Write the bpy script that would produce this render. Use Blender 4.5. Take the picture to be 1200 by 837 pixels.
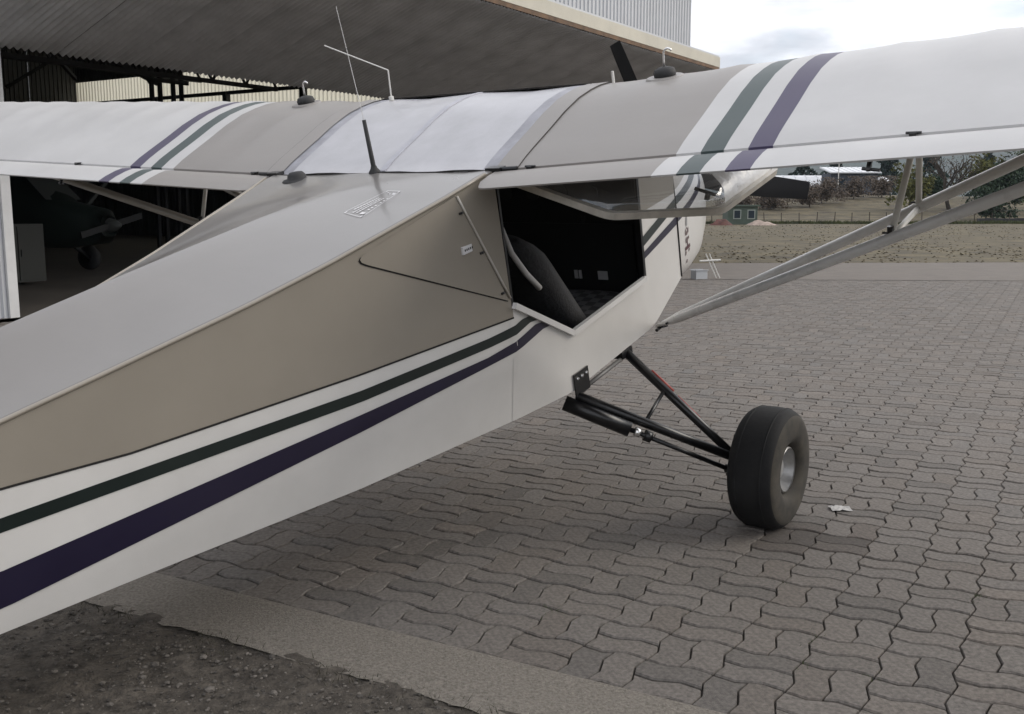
import bpy, bmesh, math, random
import numpy as np
from mathutils import Vector, Matrix, noise
random.seed(7); rng = np.random.default_rng(7)
R = math.radians
for o in list(bpy.data.objects): bpy.data.objects.remove(o)
scene = bpy.context.scene
COL = scene.collection

# ------------------------------------------------------------------ camera
cam_d = bpy.data.cameras.new('camera'); cam = bpy.data.objects.new('camera', cam_d); COL.objects.link(cam)
cam.location = (0, 0, 1.45); cam.rotation_euler = (R(90 - 8.8), 0, 0)
cam_d.sensor_width = 36; cam_d.lens = 36 * 1183 / 1200; cam_d.clip_start = .05; cam_d.clip_end = 20000
scene.camera = cam

# ------------------------------------------------------------------ sky, sun, exposure
SUN_AZ, SUN_EL = 82, 32          # degrees right of the view direction, above the horizon
world = bpy.data.worlds.new('World'); scene.world = world; world.use_nodes = True
nt = world.node_tree; nt.nodes.clear()
def N(t, tree=nt, **k):
    n = tree.nodes.new(t)
    for a, v in k.items(): setattr(n, a, v)
    return n
out = N('ShaderNodeOutputWorld'); bg = N('ShaderNodeBackground'); bg.inputs['Strength'].default_value = .1
sky = N('ShaderNodeTexSky', sky_type='NISHITA', sun_disc=False, sun_elevation=R(SUN_EL), sun_rotation=R(SUN_AZ))
sky.air_density = 1.0; sky.dust_density = 1.5
tc = N('ShaderNodeTexCoord'); sep = N('ShaderNodeSeparateXYZ'); nt.links.new(tc.outputs['Generated'], sep.inputs[0])
zc = N('ShaderNodeMath', operation='MAXIMUM'); nt.links.new(sep.outputs['Z'], zc.inputs[0]); zc.inputs[1].default_value = 0
za = N('ShaderNodeMath', operation='ADD'); nt.links.new(zc.outputs[0], za.inputs[0]); za.inputs[1].default_value = .16
dv = N('ShaderNodeVectorMath', operation='DIVIDE'); nt.links.new(tc.outputs['Generated'], dv.inputs[0])
cmb = N('ShaderNodeCombineXYZ')
for i in (0, 1): nt.links.new(za.outputs[0], cmb.inputs[i])
cmb.inputs[2].default_value = 1; nt.links.new(cmb.outputs[0], dv.inputs[1])
nz = N('ShaderNodeTexNoise'); nz.inputs['Scale'].default_value = .62; nz.inputs['Detail'].default_value = 7; nz.inputs['Roughness'].default_value = .55
nz.inputs['Distortion'].default_value = .3
nt.links.new(dv.outputs[0], nz.inputs['Vector'])
cr = N('ShaderNodeValToRGB'); cr.color_ramp.elements[0].position = .30; cr.color_ramp.elements[1].position = .42
nt.links.new(nz.outputs['Fac'], cr.inputs[0])
nz2 = N('ShaderNodeTexNoise'); nz2.inputs['Scale'].default_value = 1.9; nz2.inputs['Detail'].default_value = 6
nt.links.new(dv.outputs[0], nz2.inputs['Vector'])
cc = N('ShaderNodeValToRGB'); cc.color_ramp.elements[0].position = .34; cc.color_ramp.elements[1].position = .46
cc.color_ramp.elements[0].color = (5.6, 5.7, 6.1, 1); cc.color_ramp.elements[1].color = (8.6, 8.7, 9.1, 1)
nt.links.new(nz2.outputs['Fac'], cc.inputs[0])
mx = N('ShaderNodeMixRGB'); nt.links.new(cr.outputs[0], mx.inputs[0]); nt.links.new(sky.outputs[0], mx.inputs[1]); nt.links.new(cc.outputs[0], mx.inputs[2])
nt.links.new(mx.outputs[0], bg.inputs[0]); nt.links.new(bg.outputs[0], out.inputs[0])
sl = bpy.data.lights.new('sun', 'SUN'); sl.energy = 1.35; sl.angle = R(36); sl.color = (1, .93, .82)
so = bpy.data.objects.new('sun', sl); COL.objects.link(so)
sd = Vector((math.sin(R(SUN_AZ)) * math.cos(R(SUN_EL)), math.cos(R(SUN_AZ)) * math.cos(R(SUN_EL)), math.sin(R(SUN_EL))))
so.rotation_euler = sd.to_track_quat('Z', 'Y').to_euler(); so.location = sd * 60
vs = scene.view_settings
vs.view_transform = 'Standard'; vs.look = 'None'; vs.exposure = .6; vs.gamma = 1; vs.use_curve_mapping = False

# ------------------------------------------------------------------ helpers
MATS = {}
def mat(name, col, rough=.5, metal=0., var=.0, vscale=3., bump=0., bscale=40., coat=0., var2=None, spec=.5, attr=None):
    if name in MATS: return MATS[name]
    m = bpy.data.materials.new(name); m.use_nodes = True; t = m.node_tree; b = t.nodes['Principled BSDF']; MATS[name] = m
    b.inputs['Base Color'].default_value = (*col, 1); b.inputs['Roughness'].default_value = rough; b.inputs['Metallic'].default_value = metal
    b.inputs['Specular IOR Level'].default_value = spec
    if coat: b.inputs['Coat Weight'].default_value = coat; b.inputs['Coat Roughness'].default_value = .12
    co = t.nodes.new('ShaderNodeTexCoord')
    src = None
    if var or attr:
        n = t.nodes.new('ShaderNodeTexNoise'); n.inputs['Scale'].default_value = vscale; n.inputs['Detail'].default_value = 8; n.inputs['Roughness'].default_value = .62
        t.links.new(co.outputs['Object'], n.inputs['Vector'])
        r = t.nodes.new('ShaderNodeValToRGB'); r.color_ramp.elements[0].position = .3; r.color_ramp.elements[1].position = .72
        lo = [c * (1 - var) for c in col]; hi = [min(1, c * (1 + var)) for c in (var2 or col)]
        r.color_ramp.elements[0].color = (*lo, 1); r.color_ramp.elements[1].color = (*hi, 1)
        t.links.new(n.outputs['Fac'], r.inputs[0]); src = r.outputs[0]
        if attr:
            a = t.nodes.new('ShaderNodeAttribute'); a.attribute_name = attr
            mm = t.nodes.new('ShaderNodeMixRGB'); mm.blend_type = 'MULTIPLY'; mm.inputs[0].default_value = 1
            t.links.new(src, mm.inputs[1]); t.links.new(a.outputs['Color'], mm.inputs[2]); src = mm.outputs[0]
        t.links.new(src, b.inputs['Base Color'])
        rr = t.nodes.new('ShaderNodeMapRange'); rr.inputs[3].default_value = max(.02, rough - .1); rr.inputs[4].default_value = min(1, rough + .1)
        t.links.new(n.outputs['Fac'], rr.inputs[0]); t.links.new(rr.outputs[0], b.inputs['Roughness'])
    if bump:
        n2 = t.nodes.new('ShaderNodeTexNoise'); n2.inputs['Scale'].default_value = bscale; n2.inputs['Detail'].default_value = 5
        t.links.new(co.outputs['Object'], n2.inputs['Vector'])
        bp = t.nodes.new('ShaderNodeBump'); bp.inputs['Strength'].default_value = 1; bp.inputs['Distance'].default_value = bump
        t.links.new(n2.outputs['Fac'], bp.inputs['Height']); t.links.new(bp.outputs[0], b.inputs['Normal'])
    return m
def glassmat(name, tint=(.9, .92, .95), gloss=1., haze=.0, ior=1.6):
    m = bpy.data.materials.new(name); m.use_nodes = True; t = m.node_tree; t.nodes.clear(); MATS[name] = m
    o = t.nodes.new('ShaderNodeOutputMaterial'); tr = t.nodes.new('ShaderNodeBsdfTransparent'); tr.inputs[0].default_value = (*tint, 1)
    g = t.nodes.new('ShaderNodeBsdfGlossy'); g.inputs['Roughness'].default_value = .03; g.inputs[0].default_value = (gloss,) * 3 + (1,)
    f = t.nodes.new('ShaderNodeFresnel'); f.inputs[0].default_value = ior
    co = t.nodes.new('ShaderNodeTexCoord'); n = t.nodes.new('ShaderNodeTexNoise'); n.inputs['Scale'].default_value = 9
    bp = t.nodes.new('ShaderNodeBump'); bp.inputs['Distance'].default_value = .0035; t.links.new(co.outputs['Object'], n.inputs['Vector'])
    t.links.new(n.outputs['Fac'], bp.inputs['Height']); t.links.new(bp.outputs[0], g.inputs['Normal']); t.links.new(bp.outputs[0], f.inputs['Normal'])
    x = t.nodes.new('ShaderNodeMixShader'); t.links.new(f.outputs[0], x.inputs[0]); t.links.new(tr.outputs[0], x.inputs[1]); t.links.new(g.outputs[0], x.inputs[2])
    d = t.nodes.new('ShaderNodeBsdfDiffuse'); d.inputs[0].default_value = (.86, .86, .86, 1)
    y = t.nodes.new('ShaderNodeMixShader'); y.inputs[0].default_value = haze
    t.links.new(x.outputs[0], y.inputs[1]); t.links.new(d.outputs[0], y.inputs[2]); t.links.new(y.outputs[0], o.inputs[0])
    return m
def empty(name, label=None, cat=None, loc=(0, 0, 0), rot=0, group=None, parent=None):
    o = bpy.data.objects.new(name, None); COL.objects.link(o); o.location = loc; o.rotation_euler = (0, 0, rot)
    o.empty_display_size = .1
    if label: o['label'] = label
    if cat: o['category'] = cat
    if group: o['group'] = group
    if parent: o.parent = parent
    return o
def tag(o, label=None, cat=None, group=None, kind=None):
    for k, v in (('label', label), ('category', cat), ('group', group), ('kind', kind)):
        if v: o[k] = v
    return o
def obj(name, verts, faces, mats, parent=None, fm=None, smooth=False, sharp=None):
    me = bpy.data.meshes.new(name); me.from_pydata([tuple(map(float, v)) for v in verts], [], faces)
    for m in (mats if isinstance(mats, (list, tuple)) else [mats]): me.materials.append(m)
    if fm is not None: me.polygons.foreach_set('material_index', np.array(fm, dtype=np.int32))
    if smooth: me.polygons.foreach_set('use_smooth', np.ones(len(me.polygons), bool))
    me.update()
    if sharp: 
        me.set_sharp_from_angle(angle=R(sharp))
    o = bpy.data.objects.new(name, me); COL.objects.link(o)
    if parent: o.parent = parent
    return o
class MB:
    def __init__(s): s.v = []; s.f = []; s.m = []
    def add(s, v, f, m=0):
        k = len(s.v); s.v += [tuple(map(float, p)) for p in v]; s.f += [tuple(i + k for i in q) for q in f]; s.m += [m] * len(f); return s
    def box(s, a, b, m=0):
        x0, y0, z0 = a; x1, y1, z1 = b
        return s.add([(x0,y0,z0),(x1,y0,z0),(x1,y1,z0),(x0,y1,z0),(x0,y0,z1),(x1,y0,z1),(x1,y1,z1),(x0,y1,z1)],
                     [(0,3,2,1),(4,5,6,7),(0,1,5,4),(1,2,6,5),(2,3,7,6),(3,0,4,7)], m)
    def bar(s, p, q, w, h, up=(0, 0, 1), m=0):       # rectangular bar from p to q
        p = Vector(p); q = Vector(q); d = (q - p).normalized(); up = Vector(up)
        if abs(d.dot(up)) > .98: up = Vector((1, 0, 0))
        x = d.cross(up).normalized() * (w / 2); y = x.cross(d).normalized() * (h / 2)
        return s.add([p-x-y, p+x-y, p+x+y, p-x+y, q-x-y, q+x-y, q+x+y, q-x+y],
                     [(0,3,2,1),(4,5,6,7),(0,1,5,4),(1,2,6,5),(2,3,7,6),(3,0,4,7)], m)
    def tube(s, pts, r, n=10, m=0, flat=1., up=(0, 0, 1), cap=True):
        pts = [Vector(p) for p in pts]; rs = r if isinstance(r, (list, tuple)) else [r] * len(pts)
        V = []; F = []; px = None
        for i, p in enumerate(pts):
            d = (pts[min(i+1, len(pts)-1)] - pts[max(i-1, 0)]).normalized()
            u = Vector(up) if px is None else px
            if abs(d.dot(u)) > .98: u = Vector((1, 0, 0))
            x = (u - d * u.dot(d)).normalized(); y = d.cross(x); px = x
            for k in range(n):
                a = 2 * math.pi * k / n; V.append(p + x * (math.cos(a) * rs[i] * flat) + y * (math.sin(a) * rs[i]))
        for i in range(len(pts) - 1):
            for k in range(n): F.append((i*n+k, i*n+(k+1) % n, (i+1)*n+(k+1) % n, (i+1)*n+k))
        if cap: F.append(tuple(range(n))[::-1]); F.append(tuple((len(pts)-1)*n+k for k in range(n)))
        return s.add(V, F, m)
    def lathe(s, c, axis, prof, n=24, m=0, start=0, arc=2*math.pi):   # prof: (radius, along axis)
        c = Vector(c); ax = Vector(axis).normalized(); u = Vector((0, 0, 1)) if abs(ax.z) < .9 else Vector((1, 0, 0))
        x = (u - ax * u.dot(ax)).normalized(); y = ax.cross(x); V = []; F = []
        for r, h in prof:
            for k in range(n):
                a = start + arc * k / n; V.append(c + ax * h + x * (r * math.cos(a)) + y * (r * math.sin(a)))
        for i in range(len(prof) - 1):
            for k in range(n): F.append((i*n+k, i*n+(k+1) % n, (i+1)*n+(k+1) % n, (i+1)*n+k))
        return s.add(V, F, m)
    def build(s, name, mats, parent=None, smooth=False, sharp=None): return obj(name, s.v, s.f, mats, parent, s.m, smooth, sharp)
def interp(x, tab): return float(np.interp(x, [t[0] for t in tab], [t[1] for t in tab]))

# ================================================================== SETTING: ground
GA = R(-28.76)                                   # paving grid direction
g1 = Vector((math.cos(GA), math.sin(GA))); g2 = Vector((-math.sin(GA), math.cos(GA)))
U = .1099                                        # half a cell = one paver width
G0 = Vector((-.06, 3.065))                       # a corner of the first paver row
def grid(i, j): return G0 + g1 * (i * U) + g2 * (j * U)
HT = R(32.05); hu = Vector((math.sin(HT), math.cos(HT))); hn = Vector((-math.cos(HT), math.sin(HT)))   # hangar: along, into

m_field = mat('dry_grass_ground', (.068, .052, .031), .95, var=.5, vscale=.9, var2=(.092, .076, .042), bump=.05, bscale=6)
m_hill = mat('wooded_hill', (.035, .047, .040), .95, var=.5, vscale=.03, bump=4, bscale=.05)
# the terrain: one sheet out to the horizon, flat here, a bank beyond the field, hills far off
def terrain_z(x, y):
    r = math.hypot(x, y); z = -.06
    t = max(0., min(1., (y - 67) / 30)) if x > -20 else 0.
    z += 2.0 * t * t * (3 - 2 * t) + (.25 * noise.noise(Vector((x * .05, y * .05, 1))) * t)
    if r > 500:
        h = (r - 500) / 1300; h = min(1, h); h = h * h * (3 - 2 * h)
        z += h * (125 + 60 * noise.noise(Vector((x * .0012, y * .0012, 3))) + 26 * noise.noise(Vector((x * .005, y * .005, 5))))
    return z
angs = np.linspace(0, 2 * math.pi, 181)[:-1]
rads = [0, 4, 10, 20, 30, 45, 60, 66, 72, 78, 85, 92, 100, 120, 160, 220, 320, 500, 700, 900, 1100, 1300, 1500, 1700, 1900, 2450]
tv = [(0, 0, -.06)]; tf = []; tm = []
for r in rads[1:]:
    for a in angs: x, y = r * math.sin(a), r * math.cos(a); tv.append((x, y, terrain_z(x, y)))
n = len(angs)
for k in range(n): tf.append((0, 1 + (k + 1) % n, 1 + k)); tm.append(0)
for i in range(len(rads) - 2):
    for k in range(n):
        a, b = 1 + i * n + k, 1 + i * n + (k + 1) % n; tf.append((a, b, b + n, a + n)); tm.append(0 if rads[i + 1] < 480 else 1)
tag(obj('field', tv, tf, [m_field, m_hill], None, tm, True), kind='structure')

# apron: the sand bed the pavers lie in; the pavers are its children
m_bed = mat('joint_sand', (.036, .030, .024), .95, var=.35, vscale=14, bump=.004, bscale=120)
m_far = mat('paved_apron', (.165, .152, .142), .85, var=.2, vscale=1.2, bump=.004, bscale=30)
def poly_sheet(name, pts, z, m, parent=None, kind=None):
    o = obj(name, [(p[0], p[1], z) for p in pts], [tuple(range(len(pts)))], m, parent)
    if kind: o['kind'] = kind
    return o
edgeL = grid(-160, 0); edgeR = grid(400, 0)
def hp(al, D): return hu * al + hn * D
apron_pts = [edgeL, edgeR, Vector((52, 25)), Vector((12, 23.95)), Vector((4.5, 23.65)), hp(24, 11.9), hp(-14, 11.9)]
apron = poly_sheet('apron', apron_pts, -.015, m_bed, kind='structure')
fb = [Vector((-2, 18.75)), Vector((4.4, 18.75)), Vector((16, 18.0)), Vector((40, 16.3)), Vector((52, 25)), Vector((12, 23.95)), Vector((4.5, 23.65)), Vector((-2, 23.3))]
m_pav = mat('paver_concrete', (.130, .115, .102), .88, var=.42, vscale=55, var2=(.147, .131, .117), bump=.002, bscale=300, attr='tone')
# the four paver shapes on the unit lattice: each unit edge carries a trapezoid bump
DL = .125
def hedge(i, j):                                 # points from (i,j) towards (i+1,j), last excluded
    return [(i, j), (i + .64, j - DL)] if i % 2 == 0 else [(i, j), (i + .36, j + DL)]
def vedge(i, j):
    return [(i, j), (i + DL * .8, j + .64)] if j % 2 == 0 else [(i, j), (i - DL * .8, j + .36)]
def rev(f, *a):
    p = f(*a); e = (a[0] + 1, a[1]) if f is hedge else (a[0], a[1] + 1)
    return [e, p[1]]
def outline(i, j, horiz):
    w, h = (2, 1) if horiz else (1, 2); P = []
    for k in range(w): P += hedge(i + k, j)
    for k in range(h): P += vedge(i + w, j + k)
    for k in range(w)[::-1]: P += rev(hedge, i + k, j + h)
    for k in range(h)[::-1]: P += rev(vedge, i, j + k)
    return P
def inset(P, d):
    P = [Vector(p) for p in P]; Q = []
    for k in range(len(P)):
        a, b, c = P[k - 1], P[k], P[(k + 1) % len(P)]
        n1 = Vector((-(b - a).y, (b - a).x)).normalized(); n2 = Vector((-(c - b).y, (c - b).x)).normalized()
        m = (n1 + n2); m = m.normalized() / max(.55, m.normalized().dot(n1)) if m.length > 1e-6 else n1
        Q.append(b + Vector((m.x * .5, m.y * 1.05)) * d)
    return Q
shapes = {}
for key, (i, j, hz) in {'hl': (0, 0, True), 'hu': (0, 1, True), 'vl': (0, 0, False), 'vr': (1, 0, False)}.items():
    P = outline(i, j, hz); c = Vector((sum(p[0] for p in P) / len(P), sum(p[1] for p in P) / len(P)))
    o1 = inset(P, .045); o2 = inset(P, .085); k = len(P)
    V = [((p.x - c.x) * U, (p.y - c.y) * U, 0.0) for p in o2] + [((p.x - c.x) * U, (p.y - c.y) * U, -.005) for p in o1] + [((p.x - c.x) * U, (p.y - c.y) * U, -.03) for p in o1]
    F = [tuple(range(k))] + [(k + a, k + (a + 1) % k, (a + 1) % k, a) for a in range(k)]
    F += [(2*k + a, 2*k + (a + 1) % k, k + (a + 1) % k, k + a) for a in range(k)]
    shapes[key] = (np.array(V), F, c)
def in_poly(p, poly):
    c = False
    for k in range(len(poly)):
        a, b = poly[k - 1], poly[k]
        if (a.y > p.y) != (b.y > p.y) and p.x < (b.x - a.x) * (p.y - a.y) / (b.y - a.y) + a.x: c = not c
    return c
P_far = [Vector((-60, 0)), Vector((60, 0)), Vector((60, 16.2)), Vector((16, 18.15)), Vector((4.3, 18.9)), Vector((-60, 22.6))]
near = []; rest = []
for ci in range(-60, 170):
    for cj in range(0, 110):
        p = grid(2 * ci + 1, 2 * cj + 1)
        if p.y < 2.2 or p.y > 18.9: continue
        lim = .52 * p.y + 2.0
        if not -lim - 1.5 < p.x < lim: continue
        if not in_poly(p, P_far) or p.dot(hn) > 11.7: continue
        h = (ci + cj) % 2 == 0
        for key in (('hl', 'hu') if h else ('vl', 'vr')):
            # vl/vr need lattice parity: cell origin is even, so shapes repeat exactly
            c = shapes[key][2]; q = grid(2 * ci + c.x, 2 * cj + c.y)
            d = q.length
            infr = abs(q.x) < .49 * q.y - .05 and q.y > 2.75 and not (q.x < .35 and q.y > 4.35 + 1.05 * q.x)
            (near if False else rest).append((d if infr else 1e3, key, q))
rest.sort(key=lambda t: t[0]); near = rest[:300]; rest = rest[300:]
def tone():
    b = rng.normal(1, .055); w = rng.normal(0, .013); 
    if rng.random() < .06: b *= .84
    if rng.random() < .05: w += .022
    return (b * (1 + w), b, b * (1 - w), 1)
def make_mesh(name, V, F, cols, m):
    me = bpy.data.meshes.new(name)
    nv = len(V); lens = np.array([len(f) for f in F], np.int32); idx = np.concatenate([np.asarray(f) for f in F]).astype(np.int32)
    me.vertices.add(nv); me.vertices.foreach_set('co', np.asarray(V, np.float32).ravel())
    me.loops.add(len(idx)); me.loops.foreach_set('vertex_index', idx)
    me.polygons.add(len(F)); st = np.zeros(len(F), np.int32); st[1:] = np.cumsum(lens)[:-1]
    me.polygons.foreach_set('loop_start', st); me.materials.append(m)
    me.polygons.foreach_set('use_smooth', np.zeros(len(F), bool))
    me.update(calc_edges=True)
    if cols is not None:
        at = me.color_attributes.new('tone', 'FLOAT_COLOR', 'POINT'); at.data.foreach_set('color', np.asarray(cols, np.float32).ravel())
    return me
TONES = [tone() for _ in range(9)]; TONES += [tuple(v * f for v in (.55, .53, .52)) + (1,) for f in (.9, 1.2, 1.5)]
lib = {}
for key, (V, F, c) in shapes.items():
    for t in range(12): lib[key, t] = make_mesh('paver', V, F, np.tile(TONES[t], (len(V), 1)), m_pav)
DARK_SPOT = Vector((1.28, 4.20))  # pavers around this point get darker tones
def dark_tone_of(q):
    d = math.hypot((q.x - DARK_SPOT.x) * .8, q.y - DARK_SPOT.y)
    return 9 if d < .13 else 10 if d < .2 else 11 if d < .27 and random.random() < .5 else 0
for d, key, q in near:
    o = bpy.data.objects.new('paver', lib[key, dark_tone_of(q) if dark_tone_of(q) else random.randrange(9)]); COL.objects.link(o); o.parent = apron
    o.location = (q.x, q.y, random.gauss(0, .0011)); o.rotation_euler = (random.gauss(0, .008), random.gauss(0, .008), GA + random.gauss(0, .006))
Vs = []; Fs = []; Cs = []; k0 = 0
ca, sa = math.cos(GA), math.sin(GA)
for d, key, q in rest:
    V, F, c = shapes[key]
    da = rng.normal(0, .006); cc_, ss_ = math.cos(GA + da), math.sin(GA + da); tx, ty = rng.normal(0, .009, 2)
    W = np.empty_like(V); W[:, 0] = V[:, 0] * cc_ - V[:, 1] * ss_ + q.x; W[:, 1] = V[:, 0] * ss_ + V[:, 1] * cc_ + q.y
    W[:, 2] = V[:, 2] + V[:, 0] * tx + V[:, 1] * ty + rng.normal(0, .0011)
    Vs.append(W); Fs += [tuple(i + k0 for i in f) for f in F]; Cs.append(np.tile(TONES[dark_tone_of(q)] if dark_tone_of(q) else tone(), (len(V), 1))); k0 += len(V)
me = make_mesh('paver_field', np.concatenate(Vs), Fs, np.concatenate(Cs), m_pav)
pf = bpy.data.objects.new('paver_field', me); COL.objects.link(pf); pf.parent = apron; pf['kind'] = 'stuff'
poly_sheet('concrete_verge', fb, .006, mat('verge_concrete', (.138, .121, .106), .9, var=.16, vscale=2.5, bump=.004, bscale=60), kind='structure')

# rest of the paved apron outside the picture
out_pts = [grid(60, 0), edgeR, Vector((52, 16)), Vector((52, 17)), Vector((22, 17.6)), Vector((10.8, 17.8))]
# concrete edging strip along the first paver row, and rough gravel beyond it
m_conc = mat('edging_concrete', (.165, .146, .122), .94, var=.34, vscale=90, var2=(.205, .184, .157), bump=.008, bscale=160)
ev = []; ef = []
ni = 190
for i in range(ni + 1):
    t = -160 + 560 * i / ni
    t = -34 + 60 * (i / ni)
    w = .318 + .018 * noise.noise(Vector((t * .31, 0, 0))) + .02 * noise.noise(Vector((t * 1.7, 4, 0)))
    for kk, jj in enumerate((.13, .0, -.12 * w / U, -w / U)):
        p = grid(t, jj); z = (-.006, .001, .003 + .002 * noise.noise(Vector((t, 9, 0))), -.006)[kk]
        ev.append((p.x, p.y, z))
for i in range(ni):
    for kk in range(3): a = i * 4 + kk; ef.append((a, a + 1, a + 5, a + 4))
tag(obj('concrete_edging', ev, [f[::-1] for f in ef], m_conc, None, None, True), kind='structure')
m_grav = mat('dirt_gravel', (.060, .050, .040), .95, var=.5, vscale=22, var2=(.085, .073, .06), bump=.012, bscale=90)
gv = []; gf = []; nx, ny = 200, 70
for a in range(nx + 1):
    for b in range(ny + 1):
        i = -34 + 60 * a / nx; j = -(.285 / U) - 22 * (b / ny) ** 1.3
        p = grid(i, j); z = -.009 - .006 * min(1, b / 8) + .016 * noise.noise(Vector((p.x * 9, p.y * 9, 0))) + .012 * noise.noise(Vector((p.x * 31, p.y * 31, 2))) + .012 * noise.noise(Vector((p.x * 1.7, p.y * 1.7, 6)))
        gv.append((p.x, p.y, z))
for a in range(nx):
    for b in range(ny): q = a * (ny + 1) + b; gf.append((q, q + 1, q + ny + 2, q + ny + 1))
tag(obj('gravel_verge', gv, [f[::-1] for f in gf], m_grav, None, None, True), kind='structure')
# loose stones and dead grass in the gravel
m_st = mat('pebble', (.11, .10, .09), .9, var=.5, vscale=30, attr='tone')
ico = bmesh.new(); bmesh.ops.create_icosphere(ico, subdivisions=1, radius=1); icv = np.array([v.co[:] for v in ico.verts]); icf = [tuple(v.index for v in f.verts) for f in ico.faces]; ico.free()
Vs = []; Fs = []; Cs = []; k0 = 0
for k in range(9000):
    i = random.uniform(-26, 12); j = -(.31 / U) - abs(random.gauss(0, 5.5)); p = grid(i, j)
    if p.y < 1.9: continue
    s = .002 + .0062 * random.random() ** 4 + (.008 if random.random() < .005 else 0)
    sc = np.array([s * random.uniform(.7, 1.4), s * random.uniform(.7, 1.4), s * .7]); an = random.random() * 6.3
    V = icv * sc; W = np.stack([V[:, 0] * math.cos(an) - V[:, 1] * math.sin(an) + p.x, V[:, 0] * math.sin(an) + V[:, 1] * math.cos(an) + p.y,
        V[:, 2] - .013 + .016 * noise.noise(Vector((p.x * 9, p.y * 9, 0))) + .012 * noise.noise(Vector((p.x * 31, p.y * 31, 2))) + .012 * noise.noise(Vector((p.x * 1.7, p.y * 1.7, 6))) + s * .3], 1)
    t = random.uniform(.4, 1.5); Vs.append(W); Fs += [tuple(q + k0 for q in f) for f in icf]; Cs.append(np.tile((t, t * .98, t * .95, 1), (len(W), 1))); k0 += len(W)
o = bpy.data.objects.new('loose_gravel', make_mesh('loose_gravel', np.concatenate(Vs), Fs, np.concatenate(Cs), m_st)); COL.objects.link(o)
tag(o, 'loose grey pebbles scattered on the dark dirt verge', 'gravel', kind='stuff')
def blades(name, m, pts, hgt, wid, label, lean=.5):
    V = []; F = []
    for p in pts:
        a = random.random() * 6.283; h = hgt * random.uniform(.5, 1.3); l = h * lean * random.uniform(.2, 1.4); b = random.random() * 6.283
        dx, dy = math.cos(a) * wid, math.sin(a) * wid; k = len(V)
        V += [(p[0] - dx, p[1] - dy, p[2]), (p[0] + dx, p[1] + dy, p[2]), (p[0] + math.cos(b) * l, p[1] + math.sin(b) * l, p[2] + h)]; F.append((k, k + 1, k + 2))
    o = obj(name, V, F, m); tag(o, label, 'grass', kind='stuff'); return o
m_dry = mat('dead_grass', (.10, .082, .054), .9, var=.3, vscale=.4, var2=(.13, .107, .07))
pts = []
for k in range(1000):
    i = random.uniform(-24, 10); w = .322 + random.gauss(0, .03) + (.04 if random.random() < .3 else 0)
    if noise.noise(Vector((i * .45, 3, 0))) + random.uniform(-.35, .35) < 0: continue
    p = grid(i, -w / U); pts.append((p.x, p.y, -.008))
blades('verge_grass', mat('dark_grass', (.038, .036, .020), .9, var=.4, vscale=5), pts, .022, .0016, 'short dark dead grass along the edge of the concrete strip', .9)
pts = []
for k in range(9000):
    y = 24.2 + (66 - 24.2) * random.random(); x = random.uniform(-.05, .62) * y
    if noise.noise(Vector((x * .35, y * .12, 2))) + random.uniform(-.5, .5) < -.05: continue
    pts.append((x, y, -.06))
blades('field_grass', m_dry, pts, .03, .05, 'short dry brown grass of the field beyond the apron', .8)
# green weeds in a few joints
pts = []
for (i, j) in ((11.9, 11.5), (12.1, 11.8), (12.0, 12.1), (24.0, 3.9), (24.1, 5.2), (8.0, 4.0), (8.0, 5.8), (20.0, 16.0), (4.0, 6.0), (10.0, 4.1), (2.0, 8.0), (16.0, 8.1), (14.0, 6.0), (6.1, 10.0), (18.0, 12.0), (0.0, 3.9), (28.0, 8.0)):
    for k in range(26): p = grid(i + random.gauss(0, .18), j + random.gauss(0, .35)); pts.append((p.x, p.y, -.008))
blades('joint_weeds', mat('weed_green', (.06, .075, .03), .9), pts, .012, .0022, 'tiny green weeds growing in the paver joints', 1.2)
# ================================================================== THE AIRCRAFT (local axes: x right, y forward, z up)
AO = Vector((-.226, 4.670, .628)); th, al_ = R(34.86), R(13.8)
aA = Vector((math.sin(th) * math.cos(al_), math.cos(th) * math.cos(al_), math.sin(al_)))
aB = Vector((math.cos(th), -math.sin(th), 0)); aC = aB.cross(aA)
plane = empty('light_aircraft', 'grey and white high-wing light aircraft with green and purple stripes, right door open', 'aircraft')
plane.matrix_world = Matrix(((aB.x, aA.x, aC.x, AO.x), (aB.y, aA.y, aC.y, AO.y), (aB.z, aA.z, aC.z, AO.z), (0, 0, 0, 1)))
GREY = (.245, .219, .182)
m_grey = mat('taupe_paint', GREY, .38, var=.08, vscale=1.6, bump=.0012, bscale=5, coat=.35)
m_deck = mat('deck_grey', (.164, .155, .149), .3, var=.09, vscale=1.6, bump=.0012, bscale=5, coat=.5)  # deck tone, greyer and darker than the taupe sides
m_white = mat('white_paint', (.585, .57, .55), .36, var=.06, vscale=2.6, bump=.0012, bscale=5, coat=.35)
m_wing = mat('white_wing_fabric', (.495, .488, .485), .5, var=.10, vscale=1.7, bump=.0018, bscale=7, coat=.12)
m_wgrey = mat('taupe_wing_fabric', (.250, .233, .220), .5, var=.06, vscale=1.7, bump=.0018, bscale=7, coat=.12)
m_green = mat('dark_green_paint', (.006, .012, .011), .34, coat=.25, var=.1)
m_purple = mat('dark_purple_paint', (.010, .007, .026), .34, coat=.25, var=.1)
m_wgreen = mat('green_wing_stripe', (.050, .070, .070), .5, var=.1, coat=.1)
m_wpurple = mat('purple_wing_stripe', (.062, .052, .098), .5, var=.1, coat=.1)
m_black = mat('black_metal', (.008, .008, .009), .3, spec=.5)
m_rub = mat('black_rubber', (.02, .02, .021), .7)
m_dark = mat('cabin_lining', (.016, .016, .017), .9)
m_alu = mat('bright_aluminium', (.80, .79, .78), .22, .85, var=.06, vscale=20)
m_tubeg = mat('strut_grey_paint', (.68, .675, .665), .28, var=.08, vscale=8, coat=.3)
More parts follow.
